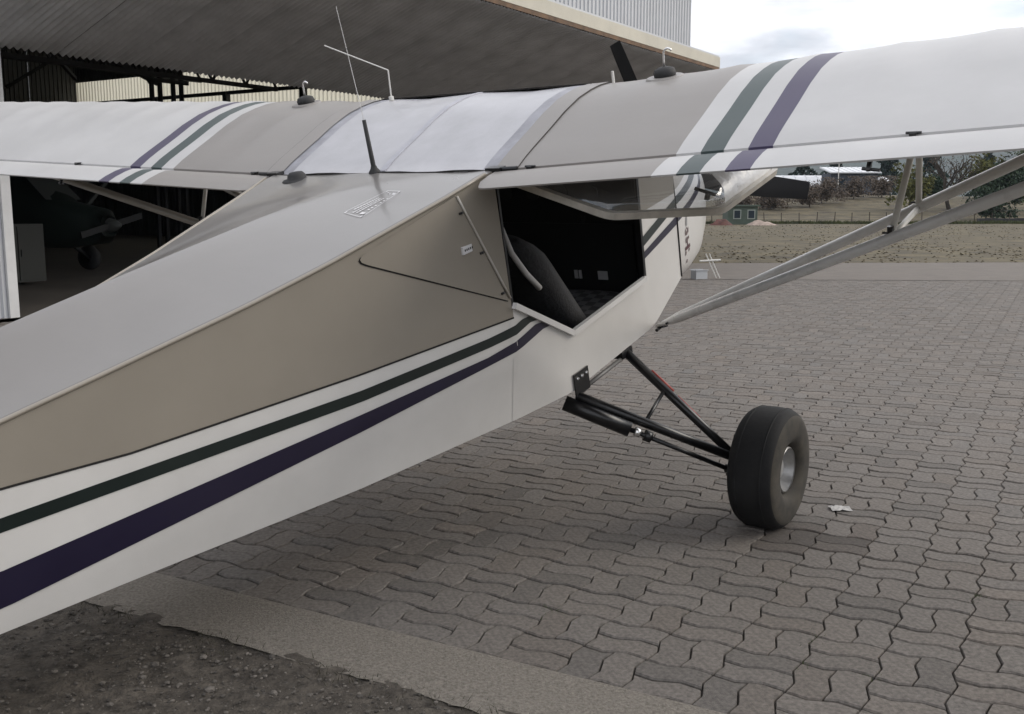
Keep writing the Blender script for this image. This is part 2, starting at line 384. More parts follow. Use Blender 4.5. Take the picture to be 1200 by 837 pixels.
m_wtube = mat('white_tube', (.66, .645, .61), .4)
m_line = mat('dark_gap', (.012, .011, .010), .9)
m_decal = mat('white_lettering', (.62, .61, .62), .5)

# -- side surface
TOP = [(-4.1, .60), (-3.3, .69), (-2.22, .805), (-1.98, .825), (-1.47, .873), (-1.15, .914), (-.58, 1.008), (-.39, 1.045), (-.31, 1.047), (.8, 1.03)]
BOT = [(-4.1, .44), (-2.37, .236), (-1.836, .172), (-1.165, .087), (-.337, .016), (0, 0), (.8, .025), (1.17, .155)]
BEI = [(-4.1, .78), (-3.2, .735), (-2.27, .634), (-1.926, .582), (-1.106, .513), (-.354, .468), (-.30, .462)]
RID = [(-4.1, .76), (-3.2, .86), (-2.005, .972), (-1.543, 1.0), (-1.0, 1.027), (-.351, 1.05)]
def cbeige(a): return min(interp(a, BEI), interp(a, TOP) - .002)
def side_b(a, c):
    a0 = -.36 * max(0., min(1., c / .33))
    b = .602 if a >= a0 else .602 - .17 * (a0 - a)
    b = max(.03, b)
    if a > .74: b -= .05 * max(0, (a - .74)) 
    return b
SILL = [(-.356, .516), (.037, .26), (.707, .288), (.724, .29)]
def band(mb, a_list, lo, hi, m, s=1, nc=6, off=0.):
    V = []; F = []
    for a in a_list:
        l, h = lo(a), hi(a)
        for k in range(nc + 1):
            c = l + (h - l) * k / nc; V.append((s * (side_b(a, c) + off), a, c))
    for i in range(len(a_list) - 1):
        for k in range(nc):
            q = i * (nc + 1) + k; f = (q, q + nc + 1, q + nc + 2, q + 1); F.append(f[::-1] if s > 0 else f)
    mb.add(V, F, m)
def rng_a(a, b, st=.06): return list(np.linspace(a, b, max(2, int(abs(b - a) / st) + 1)))
fus = {}
for s in (1, -1):
    mb = MB()
    A1 = rng_a(-4.1, -.356)
    band(mb, A1, lambda a: interp(a, BOT), cbeige, 1, s)
    band(mb, A1, cbeige, lambda a: interp(a, TOP), 0, s)
    A2 = rng_a(-.356, .724, .04)
    if s > 0: band(mb, A2, lambda a: interp(a, BOT), lambda a: interp(a, SILL), 1, s)
    else:
        band(mb, A2, lambda a: interp(a, BOT), lambda a: .47, 1, s); band(mb, A2, lambda a: .47, lambda a: .56, 0, s)
        band(mb, rng_a(-.356, -.25), lambda a: .56, lambda a: 1.04, 0, s); band(mb, rng_a(.64, .724), lambda a: .56, lambda a: 1.04, 0, s)
    A3 = rng_a(.724, 1.17, .05)
    band(mb, A3, lambda a: interp(a, BOT), lambda a: .60, 1, s); band(mb, A3, lambda a: .60, lambda a: interp(a, [(.724, 1.04), (.78, .93), (1.0, .80), (1.17, .76)]), 0, s)
    fus[s] = mb.build('fuselage_side', [m_grey, m_white], plane, True, 12)
    # paint stripes: thin films 1.5 mm proud of the skin
    def stripe(mat_, lo, hi, a0, a1, st=.05):
        b = MB(); band(b, rng_a(a0, a1, st), lo, hi, 0, s, 2, .0022); return b.build('stripe', mat_, plane, True, 12)
    gl = [(-4.1, .60), (-3.2, .585), (-2.305, .517), (-1.129, .416), (-.517, .393), (-.36, .393), (-.237, .412), (-.2, .425)]
    gh = [(-4.1, .63), (-3.2, .622), (-2.294, .556), (-1.12, .455), (-.509, .430), (-.36, .432), (-.286, .443), (-.2, .47)]
    pl = [(-4.1, .52), (-3.2, .44), (-2.367, .312), (-1.154, .31), (-.531, .322), (-.358, .327), (-.166, .352), (-.1, .372)]
    ph = [(-4.1, .56), (-3.2, .51), (-2.336, .415), (-1.139, .372), (-.524, .357), (-.358, .368), (-.216, .389), (-.1, .42)]
    clip = (lambda a: interp(a, SILL) - .012) if s > 0 else (lambda a: 9.)
    for (mt, lo, hi, e) in ((m_green, gl, gh, -.202), (m_purple, pl, ph, -.118)):
        stripe(mt, lambda a: min(interp(a, lo), clip(a) - .001) if a > -.356 else interp(a, lo), lambda a: min(interp(a, hi), clip(a)) if a > -.356 else interp(a, hi), -4.1, e)
    for (mt, lo, hi) in ((m_green, [(.735, .435), (1.17, .53)], [(.735, .482), (1.17, .575)]), (m_purple, [(.735, .375), (1.17, .44)], [(.735, .408), (1.17, .482)])):
        stripe(mt, lambda a: interp(a, lo), lambda a: interp(a, hi), .735, 1.168)
    stripe(m_line, lambda a: cbeige(a) - .006, lambda a: cbeige(a) + .001, -4.1, -.357)
mb = MB(); band(mb, [-.385, -.372, -.357], lambda a: interp(a, BOT) + .004, lambda a: cbeige(a) - .01, 0, 1, 8, .0012); mb.build('seam_tape', m_white, plane, True)
# rear deck: a shallow roof with a centre ridge
mb = MB(); AL = rng_a(-4.1, -.352, .06)
V = []; F = []
for a in AL:
    ct = interp(a, TOP); be = side_b(a, ct); cr_ = interp(a, RID)
    for t in (-1, -.97, -.8, -.6, -.4, -.2, -.06, 0, .06, .2, .4, .6, .8, .97, 1):
        u = 1 - abs(t); sag = -.010 * math.sin(math.pi * u) * (1 if a < -.6 else .3)
        V.append((be * t, a, ct + (cr_ - ct) * u + sag + (.004 if abs(t) == .97 else 0) - (.003 if abs(t) < .01 else 0)))
for i in range(len(AL) - 1):
    for k in range(14): q = i * 15 + k; F.append((q, q + 1, q + 16, q + 15))
mb.add(V, F); mb.build('rear_deck', m_deck, plane, True, 9)
mb = MB(); V = []; F = []
for a in [-4.1, -3, -2.37, -1.836, -1.165, -.337, 0, .4, .8, 1.17]:
    c = interp(a, BOT); b = side_b(a, c); V += [(-b, a, c), (b, a, c)]
for i in range(9): F.append((2*i, 2*i+1, 2*i+3, 2*i+2)[::-1])
mb.add(V, F); mb.build('belly', m_white, plane)
for s in (1, -1):
    mb = MB(); mb.tube([(s * (side_b(a, interp(a, TOP)) + .001), a, interp(a, TOP) + .001) for a in rng_a(-4.1, -.40, .1)], .007, 8); mb.build('edge_moulding', m_grey, plane, True)
# baggage hatch on the right side (dark gap, then the panel proud of the skin)
def side_poly(name, pts, off, m, parent=plane, thick=0):
    from mathutils.geometry import tessellate_polygon
    P = [(side_b(a, c) + off, a, c) for a, c in pts]
    tris = tessellate_polygon([[Vector(p) for p in P]])
    return obj(name, P, [tuple(t) for t in tris], m, parent)
def smooth_poly(P, r):
    Q = []
    for k in range(len(P)):
        a, b, c = Vector(P[k-1]), Vector(P[k]), Vector(P[(k+1) % len(P)]); rr = r[k]
        d1 = (a - b).normalized() * min(rr, (a-b).length * .45); d2 = (c - b).normalized() * min(rr, (c-b).length * .45)
        for t in (0, .25, .5, .75, 1): p = b + d1 * (1-t)**2 + d2 * t**2; Q.append((p.x, p.y))
    return Q
def shrink(P, d):
    c = Vector((sum(p[0] for p in P) / len(P), sum(p[1] for p in P) / len(P)))
    return [tuple(Vector(p) + (c - Vector(p)).normalized() * d) for p in P]
hp_ = smooth_poly([(-1.055, .895), (-.56, 1.003), (-.372, .535)], [.06, .012, .012])
hp_in = smooth_poly([(-1.050, .8985), (-.563, 1.002), (-.3718, .540)], [.06, .012, .012])
hg = side_poly('hatch_gap', hp_, .0016, m_line)
# subdivided hatch so that it follows the skin
side_poly('baggage_hatch', hp_in, .0042, m_grey)
mb = MB(); pa, pb_ = (-.556, .998), (-.366, .55)
mb.tube([(side_b(pa[0] + (pb_[0]-pa[0])*t, .8) + .006, pa[0] + (pb_[0]-pa[0])*t, pa[1] + (pb_[1]-pa[1])*t) for t in np.linspace(0, 1, 6)], .005, 8); mb.build('hatch_hinge', mat('pale_hinge', (.40, .37, .33), .4), plane, True)
for t in (.14, .52, .93):
    a, c = pa[0] + (pb_[0]-pa[0])*t - .02, pa[1] + (pb_[1]-pa[1])*t; mb = MB(); b = side_b(a, c) + .006
    mb.box((b - .002, a - .011, c - .004), (b + .003, a + .011, c + .004)); mb.lathe((b + .003, a, c), (1, 0, 0), [(.005, 0), (.004, .003), (0, .004)], 10); mb.build('hatch_catch', m_black, plane)
lab = MB(); lab.box((.566, -.575, .784), (.579, -.495, .812)); lb = lab.build('label_plate', m_decal, plane)
mk = MB()
for k in range(6): mk.box((.579, -.566 + k * .011, .794), (.5798, -.566 + k * .011 + .006, .802))
mk.build('label_print', m_line, lb)
# placard on the deck
def deckpt(a, b, off=.0):
    ct = interp(a, TOP); be = side_b(a, ct); cr_ = interp(a, RID); u = 1 - abs(b) / be
    sag = -.010 * math.sin(math.pi * u) * (1 if a < -.6 else .3)
    return (b, a, ct + (cr_ - ct) * u + sag + off)
q0, q1, q2, q3 = Vector((-.80, .235)), Vector((-.575, .262)), Vector((-.57, .325)), Vector((-.815, .335))
def plp(u, v): p = (q0 * (1-u) + q1 * u) * (1-v) + (q3 * (1-u) + q2 * u) * v; return p
mb = MB()
def dq(u0, v0, u1, v1, off=.003):
    P = [plp(u0, v0), plp(u1, v0), plp(u1, v1), plp(u0, v1)]
    mb.add([deckpt(p[0], p[1], off) for p in P], [(3, 2, 1, 0)])
for (u0, v0, u1, v1) in ((.06, 0, .94, .02), (.06, .98, .94, 1), (0, .1, .012, .9), (.988, .1, 1, .9), (.0, .04, .06, .1), (.94, .04, 1, .1), (0, .9, .06, .96), (.94, .9, 1, .96)): dq(u0, v0, u1, v1)
x = .12
for row, (v0, v1, x0, x1) in enumerate(((.12, .2, .18, .84), (.30, .38, .08, .92), (.46, .54, .1, .9))):
    x = x0
    while x < x1:
        w = random.uniform(.02, .065); dq(x, v0, min(x + w, x1), v1); x += w + .014
for x in (.26, .34, .43, .55, .63, .71): dq(x, .72, x + .03, .82)
for x in (.09, .84): dq(x, .68, x + .07, .88)
mb.build('placard_lettering', m_decal, plane)
# -- door sill strips and post
mb = MB(); e = .613
for p, q in (((-.356, .516), (.037, .26)), ((.037, .26), (.724, .29))):
    mb.bar((e, p[0], p[1]), (e, q[0], q[1]), .024, .020, (1, 0, 0))
mb.build('door_sill', mat('polished_strip', (.78, .77, .76), .22, .3), plane)
mb = MB(); mb.bar((.598, .728, .28), (.598, .742, 1.03), .02, .028, (1, 0, 0)); mb.build('door_post', m_black, plane)
mb = MB(); mb.bar((.598, -.352, .50), (.598, -.342, 1.04), .012, .012, (1, 0, 0)); mb.build('rear_post', m_black, plane)
# -- cabin lining
mb = MB()
mb.box((-.53, -.34, .03), (.53, 1.0, .045)); mb.box((-.53, -.38, .05), (.53, -.365, 1.03)); mb.box((-.55, 1.0, .12), (.55, 1.015, .76))
mb.box((-.58, -.34, 1.0), (.58, .70, 1.012)); mb.box((-.596, -.34, .04), (-.588, 1.05, .55)); mb.box((.56, .76, .12), (.567, 1.0, .72))
mb.build('cabin_lining', m_dark, plane)
for P, Q in (((-.56, -.30, .08), (-.56, .70, .95)), ((-.56, .72, .1), (-.56, .72, 1.0)), ((-.5, -.33, .95), (.5, -.33, .95)), ((-.56, .05, .30), (.0, .72, .97))):
    mb = MB(); mb.tube([P, Q], .011, 8); mb.build('cabin_tube', mat('cabin_tube_grey', (.05, .05, .052), .5), plane, True)
mb = MB(); mb.box((-.56, .86, .52), (.56, .90, .80)); pn = mb.build('instrument_panel', m_dark, plane)
mb = MB(); mb.box((-.5, .848, .06), (.5, .858, .52)); cn = mb.build('lower_panel', m_dark, plane)
for x0, x1 in ((.140, .160), (.168, .183), (.280, .335)): mb = MB(); mb.box((x0, .842, .232), (x1, .847, .276)); mb.build('panel_label', m_decal, cn)
for k in range(5):
    mb = MB(); mb.lathe((-.4 + k * .17, .858, .68), (0, -1, 0), [(.04, 0), (.04, .008), (.034, .008), (0, .006)], 14); mb.build('instrument', m_rub, pn)
m_seat = mat('seat_cloth', (.022, .022, .024), .9, var=.5, vscale=60, bump=.003, bscale=90)
m_chk = mat('checked_seat_cloth', (.03, .03, .032), .9); tk = m_chk.node_tree; ck = tk.nodes.new('ShaderNodeTexChecker'); ck.inputs['Scale'].default_value = 22; ck.inputs[1].default_value = (.05, .05, .052, 1); ck.inputs[2].default_value = (.014, .014, .015, 1)
tcx = tk.nodes.new('ShaderNodeTexCoord'); tk.links.new(tcx.outputs['Object'], ck.inputs['Vector']); tk.links.new(ck.outputs[0], tk.nodes['Principled BSDF'].inputs['Base Color'])
for s in (1, -1):
    mb = MB(); n1 = 10
    def pad(P, Q, w0, w1, thick, cx, rows=8):
        V = []; F = []; P = Vector(P); Q = Vector(Q); d = (Q - P).normalized(); nn = Vector((0, -d.z, d.y))
        for i in range(rows + 1):
            t = i / rows; w = (w0 + (w1 - w0) * t) * (1 - .28 * max(0, (t - .75) / .25) ** 2); c = P + (Q - P) * t
            for k in range(12):
                a = 2 * math.pi * k / 12; ex = math.copysign(abs(math.cos(a)) ** .5, math.cos(a)); ey = math.copysign(abs(math.sin(a)) ** .6, math.sin(a))
                p = c + nn * (ey * thick * (1 - .5 * max(0, (t - .85) / .15))); V.append((cx + ex * w, p.y, p.z))
        for i in range(rows):
            for k in range(12): F.append((i*12+k, i*12+(k+1) % 12, (i+1)*12+(k+1) % 12, (i+1)*12+k))
        F.append(tuple(range(12))); F.append(tuple(rows*12 + k for k in range(12)))
        mb.add(V, F)
    se = empty('seat', parent=plane)
    pad((0, .33, .12), (0, -.06, .69), .24, .23, .075, s * .29, 10); mb.build('backrest', m_seat, se, True)
    mb = MB(); pad((0, .27, .12), (0, .80, .16), .23, .23, .06, s * .29); mb.build('cushion', m_chk, se, True)
    mb = MB(); mb.box((s * .29 - .05, .60, .205), (s * .29 - .02, .605, .235)); mb.build('belt_buckle', m_alu, se)
    mb = MB(); mb.bar((s * .29 + .1, .02, .66), (s * .29 + .12, .30, .26), .045, .004, (0, 1, 0)); mb.build('seat_belt', m_rub, se)
mb = MB(); mb.tube([(.50, -.28, .86), (.50, -.21, .79), (.50, -.17, .67), (.50, -.09, .56), (.50, -.005, .47)], [.006, .007, .012, .013, .013], 10); mb.build('grab_handle', mat('handle_grey', (.42, .41, .40), .45), plane, True)
for (x, y, z) in ((.1, .45, .2), (.22, .9, .5)):
    mb = MB(); mb.tube([(x, y, .04), (x, y + .03, .3), (x, y - .02, .48)], .011, 8); mb.tube([(x, y - .02, .46), (x, y - .03, .56)], .017, 8); mb.build('control_stick', m_rub, plane, True)
# -- wing: cambered airfoil, fabric slightly hollow between the ribs
UP = [(-.31, 0), (-.25, .027), (-.19, .050), (-.06, .096), (.06, .141), (.18, .176), (.28, .192), (.36, .199), (.44, .198), (.53, .184), (.62, .156), (.69, .118), (.735, .078), (.757, .042), (.764, .012)]
LO = [(.758, -.012), (.735, -.024), (.68, -.033), (.5, -.032), (.2, -.014), (-.1, -.002), (-.31, -.011)]
def te_c(b): return 1.045 + .053 * max(0, abs(b) - .64)
ribs = [.66 + .305 * k for k in range(15)]
SB = [.66, 1.335, 1.425, 1.506, 1.590, 1.672, 4.90]
WM = [m_wing, m_wgrey, m_wgreen, m_wpurple]
def wmat(b):
    return 1 if b < 1.335 else 0 if b < 1.425 else 2 if b < 1.506 else 0 if b < 1.59 else 3 if b < 1.672 else 0
for s in (1, -1):
    wing = empty('wing', parent=plane)
    bs = sorted(set([round(x, 4) for x in list(np.arange(.66, 4.9, .0508)) + SB])); V = []; F = []; fm = []
    prof = UP + LO; npf = len(prof)
    for b in bs:
        t = ((b - .66) % .305) / .305; sc = 1 - .032 * math.sin(math.pi * t) ** .7
        tip = max(0, (b - 4.75) / .15)
        for (a, d) in prof: 
            dd = d * (sc if -.2 < a < .6 else 1) * (1 - .55 * tip ** 2); V.append((s * b, a, te_c(b) + dd))
    for i in range(len(bs) - 1):
        for k in range(npf):
            q = (i*npf+k, i*npf+(k+1) % npf, (i+1)*npf+(k+1) % npf, (i+1)*npf+k); F.append(q if s > 0 else q[::-1]); fm.append(wmat((bs[i] + bs[i+1]) / 2))
    F.append(tuple(range(npf))); fm.append(1); F.append(tuple((len(bs)-1)*npf+k for k in range(npf))); fm.append(0)
    obj('wing_skin', V, F, WM, wing, fm, True, 40)
    # flaperon hung below the trailing edge
    FP = [(-.505, -.030), (-.46, -.016), (-.40, -.004), (-.358, .000), (-.325, -.006), (-.295, -.020), (-.288, -.030), (-.30, -.040), (-.37, -.040), (-.46, -.036), (-.503, -.036)]
    bs2 = sorted(set([.615, .63, .66] + list(np.arange(.7, 4.8, .2)) + SB[1:6] + [4.78, 4.8])); V = []; F = []; fm = []; nf = len(FP)
    for b in bs2:
        for (a, d) in FP:
            if b < .64: a = max(a, -.505 + (.64 - b) * 1.2)
            V.append((s * b, a, te_c(b) + d))
    for i in range(len(bs2) - 1):
        for k in range(nf):
            q = (i*nf+k, i*nf+(k+1) % nf, (i+1)*nf+(k+1) % nf, (i+1)*nf+k); F.append(q[::-1] if s > 0 else q); fm.append(wmat((bs2[i] + bs2[i+1]) / 2))
    F.append(tuple(range(nf))); fm.append(1); F.append(tuple((len(bs2)-1)*nf+k for k in range(nf))); fm.append(0)
    fl = obj('flaperon', V, F, WM, wing, fm, True, 35)
    for b in (.75, 2.10, 3.3, 4.5):
        mb = MB(); c = te_c(b); mb.box((s*b - .010, -.335, c - .004), (s*b + .010, -.305, c + .005)); mb.tube([(s*b - .022, -.322, c + .004), (s*b + .022, -.322, c + .004)], .004, 8); mb.build('hinge', m_black, wing)
    for b in (2.02, 3.3):
        mb = MB(); c = te_c(b); mb.bar((s*b, -.47, c - .03), (s*b, -.50, c - .062), .012, .01); mb.tube([(s*b - .02, -.49, c - .058), (s*b + .03, -.49, c - .064)], .005, 8); mb.build('hinge_arm', m_black, wing)
    # fuel cap and vent hook
    cb = .985 if s > 0 else 1.04; ca_ = .36; cz = te_c(cb) + .197
    cp = empty('fuel_cap', parent=wing)
    mb = MB(); mb.lathe((s*cb, ca_, cz), (0, -.05, 1), [(.078, -.004), (.072, .003), (0, .004)], 20); mb.build('flange', m_wgrey, cp)
    mb = MB(); mb.lathe((s*cb, ca_, cz + .003), (0, -.05, 1), [(.043, 0), (.046, .012), (.040, .028), (.02, .036), (0, .037)], 18); mb.build('cap', m_rub, cp, True)
    hk = [(s*cb, ca_, cz + .03), (s*cb, ca_, cz + .075)] + [(s*cb + .02 - .02 * math.cos(t), ca_ + .0, cz + .085 + .02 * math.sin(t) * 1.2) for t in np.linspace(0, 2.5, 7)]
    mb = MB(); mb.tube(hk, .0045, 8); mb.build('vent_tube', m_alu, cp, True)
    # gap strip between centre section and wing
    mb = MB(); V = []; F = []
    U2 = [p for p in UP]
    for (a, d) in U2: 
        for b in (.585, .625, .685): V.append((s * b, a, te_c(b) + d + .004))
    for i in range(len(U2) - 1):
        for k in range(2): q = i*3+k; f = (q, q+3, q+4, q+1); F.append(f if s < 0 else f[::-1])
    mb.add(V, F); mb.build('gap_strip', m_wgrey, wing, True)
    mb = MB()
    for (a, d), (a2, d2) in zip(UP[:-1], UP[1:]): mb.bar((s*.686, a, te_c(.686) + d + .002), (s*.686, a2, te_c(.686) + d2 + .002), .0025, .003)
    mb.build('gap_strip_edge', mat('dark_seam_line', (.07, .064, .06), .8), wing)  # thin dark grey line along the edge of the gap strip
    mb = MB(); mb.box((s*.60 - .03, -.36, 1.03), (s*.60 + .035, -.315, 1.058)); mb.tube([(s*.58, -.345, 1.05), (s*.70, -.335, 1.052)], .008, 8); mb.build('root_fitting', m_black, wing)
    # struts
    S0 = Vector((s*.612, .803, .02)); fe = Vector((s*2.79, .50, 1.125)); re_ = Vector((s*2.86, -.26, 1.145))
    Jf = S0.lerp(fe, .585); Jr = S0.lerp(re_, .57)
    for e_ in (fe, re_):
        mb = MB(); mb.tube([S0, S0.lerp(e_, .03), S0.lerp(e_, .06), e_], [.012, .016, .0235, .0235], 14, 0, .9); mb.build('lift_strut', m_tubeg if s > 0 else m_grey, plane, True)
    mb = MB(); mb.bar(S0 + Vector((0, .03, -.01)), S0 + Vector((s*.05, -.02, .02)), .03, .03); mb.tube([S0 + Vector((s*.02, -.05, -.005)), S0 + Vector((s*.02, .05, .0))], .008, 8)
    mb.tube([S0.lerp(re_, .04) + Vector((0, -.035, 0)), S0.lerp(re_, .04) + Vector((0, .03, 0))], .006, 8); mb.build('strut_fitting', m_black, plane)
    for p, q in ((Jf, Vector((s*1.92, .50, te_c(1.92) - .02))), (Jr, Vector((s*1.95, .44, te_c(1.95) - .02))), (Jr, Jf)):
        mb = MB(); mb.tube([p, q], .0125, 10, 0, .75); mb.build('jury_strut', m_wtube, plane, True)
    for p in (Jf, Jr): mb = MB(); mb.tube([p + Vector((0, 0, -.012)), p + Vector((0, 0, .045))], .012, 8); mb.tube([p + Vector((-.028, 0, .02)), p + Vector((.028, 0, .02))], .004, 8); mb.build('jury_clamp', m_black, plane)
# -- centre section between the wings: white skylight sheet, grey border
m_sky = mat('white_skylight_sheet', (.375, .372, .395), .35, var=.16, vscale=4, bump=.003, bscale=4, coat=.3)
m_skyedge = mat('grey_worn_sheet', (.28, .28, .31), .5, var=.3, vscale=9)
V = []; F = []; fm = []; bsx = [-.60, -.565, -.525, -.47, -.30, -.12, -.035, .035, .12, .30, .47, .525, .565, .60]; UC = [(-.355, -.004)] + UP[:9]
for (a, d) in UC:
    for b in bsx:
        sc = 1 - .05 * math.sin(math.pi * min(1, abs(b) / .56)) ** 2; V.append((b, a, 1.045 + d * sc + .0))
nb = len(bsx)
for i in range(len(UC) - 1):
    for k in range(nb - 1): q = i*nb+k; F.append((q, q+1, q+nb+1, q+nb)); fm.append(1 if k in (0, 1, nb-2, nb-3) else 0)
obj('skylight', V, F, [m_sky, m_skyedge], plane, fm, True)
V = []; F = []; UC = UP[8:] + LO
for (a, d) in UC:
    for b in (-.66, 0, .66): V.append((b, a, 1.045 + d + .001))
for i in range(len(UC) - 1):
    for k in range(2): q = i*3+k; F.append((q, q+1, q+4, q+3))
obj('leading_edge_cover', V, F, m_wing, plane, None, True, 40)
mb = MB()
for (a, d), (a2, d2) in zip(UP[:8], UP[1:9]): mb.bar((.01, a, 1.045 + d + .0015), (.01, a2, 1.045 + d2 + .0015), 0.03, .004)
mb.build('skylight_rib', mat('skylight_rib_grey', (.40, .40, .44), .5, var=.15, vscale=12), plane)  # centre rib, slightly paler than the sheet
mb = MB(); pts = [(b, .44 + .004 * math.sin(b * 21), 1.045 + .2 + .002) for b in np.linspace(-.6, .6, 14)]; mb.tube(pts, .0025, 6); 
mb.tube([(b, -.352, 1.047 + .003 * math.sin(b * 17)) for b in np.linspace(-.6, .6, 14)], .004, 6); mb.build('skylight_seam', m_line, plane)
# -- windscreen, cowling
m_glass = glassmat('plexiglass', (.86, .88, .90), .95, .03)
wv = []; wf = []
for i, (a, c, w) in enumerate(((.745, 1.03, .60), (.86, .95, .60), (1.0, .85, .59), (1.12, .775, .56))):
    for k in range(13):
        t = -1 + 2 * k / 12; wv.append((w * t, a + .10 * (1 - t * t) * (i / 3), c + .02 * (1 - t * t)))
for i in range(3):
    for k in range(12): q = i*13+k; wf.append((q, q+1, q+14, q+13))
obj('windscreen', wv, wf, m_glass, plane, None, True)
obj('side_window', [(-.600, -.25, .56), (-.600, .64, .56), (-.600, .64, 1.03), (-.600, -.25, 1.03)], [(0, 1, 2, 3)], m_glass, plane)
cs = [(1.17, .580, .085, .77, 5.0), (1.25, .577, .07, .765, 4.8), (1.4, .560, .055, .755, 4.4), (1.6, .522, .05, .735, 3.6), (1.8, .455, .07, .705, 2.8), (1.98, .375, .12, .67, 2.6), (2.12, .27, .20, .62, 2.3), (2.17, .2, .26, .58, 2.2)]
V = []; F = []; fm = []; nk = 64
for (a, w, lo, hi, ex) in cs:
    c0 = (lo + hi) / 2; h = (hi - lo) / 2
    for k in range(nk):
        t = 2 * math.pi * k / nk; V.append((w * math.copysign(abs(math.cos(t)) ** (2/ex), math.cos(t)), a, c0 + h * math.copysign(abs(math.sin(t)) ** (2/ex), math.sin(t))))
def cowl_m(a, c):
    g0 = interp(a, [(1.17, .53), (2.17, .70)]); p0 = interp(a, [(1.17, .44), (2.17, .60)])
    return 2 if p0 < c < p0 + .042 else 3 if g0 < c < g0 + .042 else 0 if c > g0 + .075 else 1
# finer rows for a clean paint line
CF = []; 
aa = np.linspace(1.17, 2.17, 41)
V = []; colsn = 120
for a in aa:
    w = interp(a, [(x[0], x[1]) for x in cs]); lo = interp(a, [(x[0], x[2]) for x in cs]); hi = interp(a, [(x[0], x[3]) for x in cs]); ex = interp(a, [(x[0], x[4]) for x in cs])
    c0 = (lo + hi) / 2; h = (hi - lo) / 2
    for k in range(colsn):
        t = 2 * math.pi * k / colsn; V.append((w * math.copysign(abs(math.cos(t)) ** (2/ex), math.cos(t)), a, c0 + h * math.copysign(abs(math.sin(t)) ** (2/ex), math.sin(t))))
for i in range(len(aa) - 1):
    for k in range(colsn):
        q = (i*colsn+k, i*colsn+(k+1) % colsn, (i+1)*colsn+(k+1) % colsn, (i+1)*colsn+k); F.append(q[::-1])
        fm.append(cowl_m((aa[i]+aa[i+1])/2, sum(V[x][2] for x in q) / 4))
F.append(tuple(range((len(aa)-1)*colsn, len(aa)*colsn))); fm.append(1)

mc = mat('cowl_livery', GREY, .36, coat=.35); tt = mc.node_tree; co = tt.nodes.new('ShaderNodeTexCoord'); sp_ = tt.nodes.new('ShaderNodeSeparateXYZ'); tt.links.new(co.outputs['Object'], sp_.inputs[0])
mu = tt.nodes.new('ShaderNodeMath'); mu.operation = 'MULTIPLY_ADD'; mu.inputs[1].default_value = -.165; tt.links.new(sp_.outputs['Y'], mu.inputs[0]); tt.links.new(sp_.outputs['Z'], mu.inputs[2])
ra = tt.nodes.new('ShaderNodeValToRGB'); ra.color_ramp.interpolation = 'CONSTANT'; k0_ = -.165 * 1.17; el = ra.color_ramp.elements
el[0].position = 0; el[0].color = (.585, .57, .55, 1); el[1].position = .44 + k0_; el[1].color = (.010, .007, .026, 1)
for ps, cl_ in ((.482, (.585, .57, .55, 1)), (.53, (.006, .012, .011, 1)), (.575, (.585, .57, .55, 1)), (.605, (*GREY, 1))): e_ = el.new(ps + k0_); e_.color = cl_
tt.links.new(mu.outputs[0], ra.inputs[0]); tt.links.new(ra.outputs[0], tt.nodes['Principled BSDF'].inputs['Base Color'])
obj('cowling', V, F, mc, plane, None, True, 50)
mb = MB(); mb.tube([(.582, 1.171, .16), (.583, 1.171, .3), (.583, 1.171, .5), (.575, 1.171, .7)], .0045, 6); mb.build('cowl_seam', m_line, plane)
# little emblem on the cowl side: a grey flame over red marks
def cowl_b(a, c):
    w = interp(a, [(x[0], x[1]) for x in cs]); lo = interp(a, [(x[0], x[2]) for x in cs]); hi = interp(a, [(x[0], x[3]) for x in cs]); ex = interp(a, [(x[0], x[4]) for x in cs])
    u = min(.999, abs((c - (lo + hi) / 2) / ((hi - lo) / 2))); return w * (1 - u ** ex) ** (1/ex)
def cowl_poly(mb, P, off=.003): mb.add([(cowl_b(a, c) + off, a, c) for a, c in P], [tuple(range(len(P)))])
m_red = mat('dark_red_lettering', (.075, .025, .032), .5)
em = empty('emblem', parent=plane)
for P in ([(1.262, .35), (1.272, .352), (1.276, .385), (1.266, .38)], [(1.28, .348), (1.29, .352), (1.286, .372), (1.279, .37)], [(1.297, .352), (1.312, .362), (1.314, .388), (1.302, .38)], [(1.283, .378), (1.293, .382), (1.291, .392), (1.284, .39)],
          [(1.262, .31), (1.271, .312), (1.271, .342), (1.263, .338)], [(1.281, .29), (1.292, .292), (1.292, .34), (1.283, .34)], [(1.303, .322), (1.313, .326), (1.310, .342), (1.302, .338)],
          [(1.250, .272), (1.325, .278), (1.322, .296), (1.252, .292)], [(1.25, .245), (1.262, .25), (1.266, .268), (1.252, .270)], [(1.302, .255), (1.316, .262), (1.314, .276), (1.304, .272)], [(1.278, .200), (1.290, .197), (1.293, .215), (1.282, .219)]):
    mb = MB(); cowl_poly(mb, P); mb.build('emblem_mark', m_red, em)
mb = MB(); cowl_poly(mb, [(1.285, .395), (1.30, .40), (1.308, .43), (1.30, .455), (1.288, .435), (1.28, .41)]); mb.build('emblem_flame', mat('grey_lettering', (.25, .25, .25), .5), em)
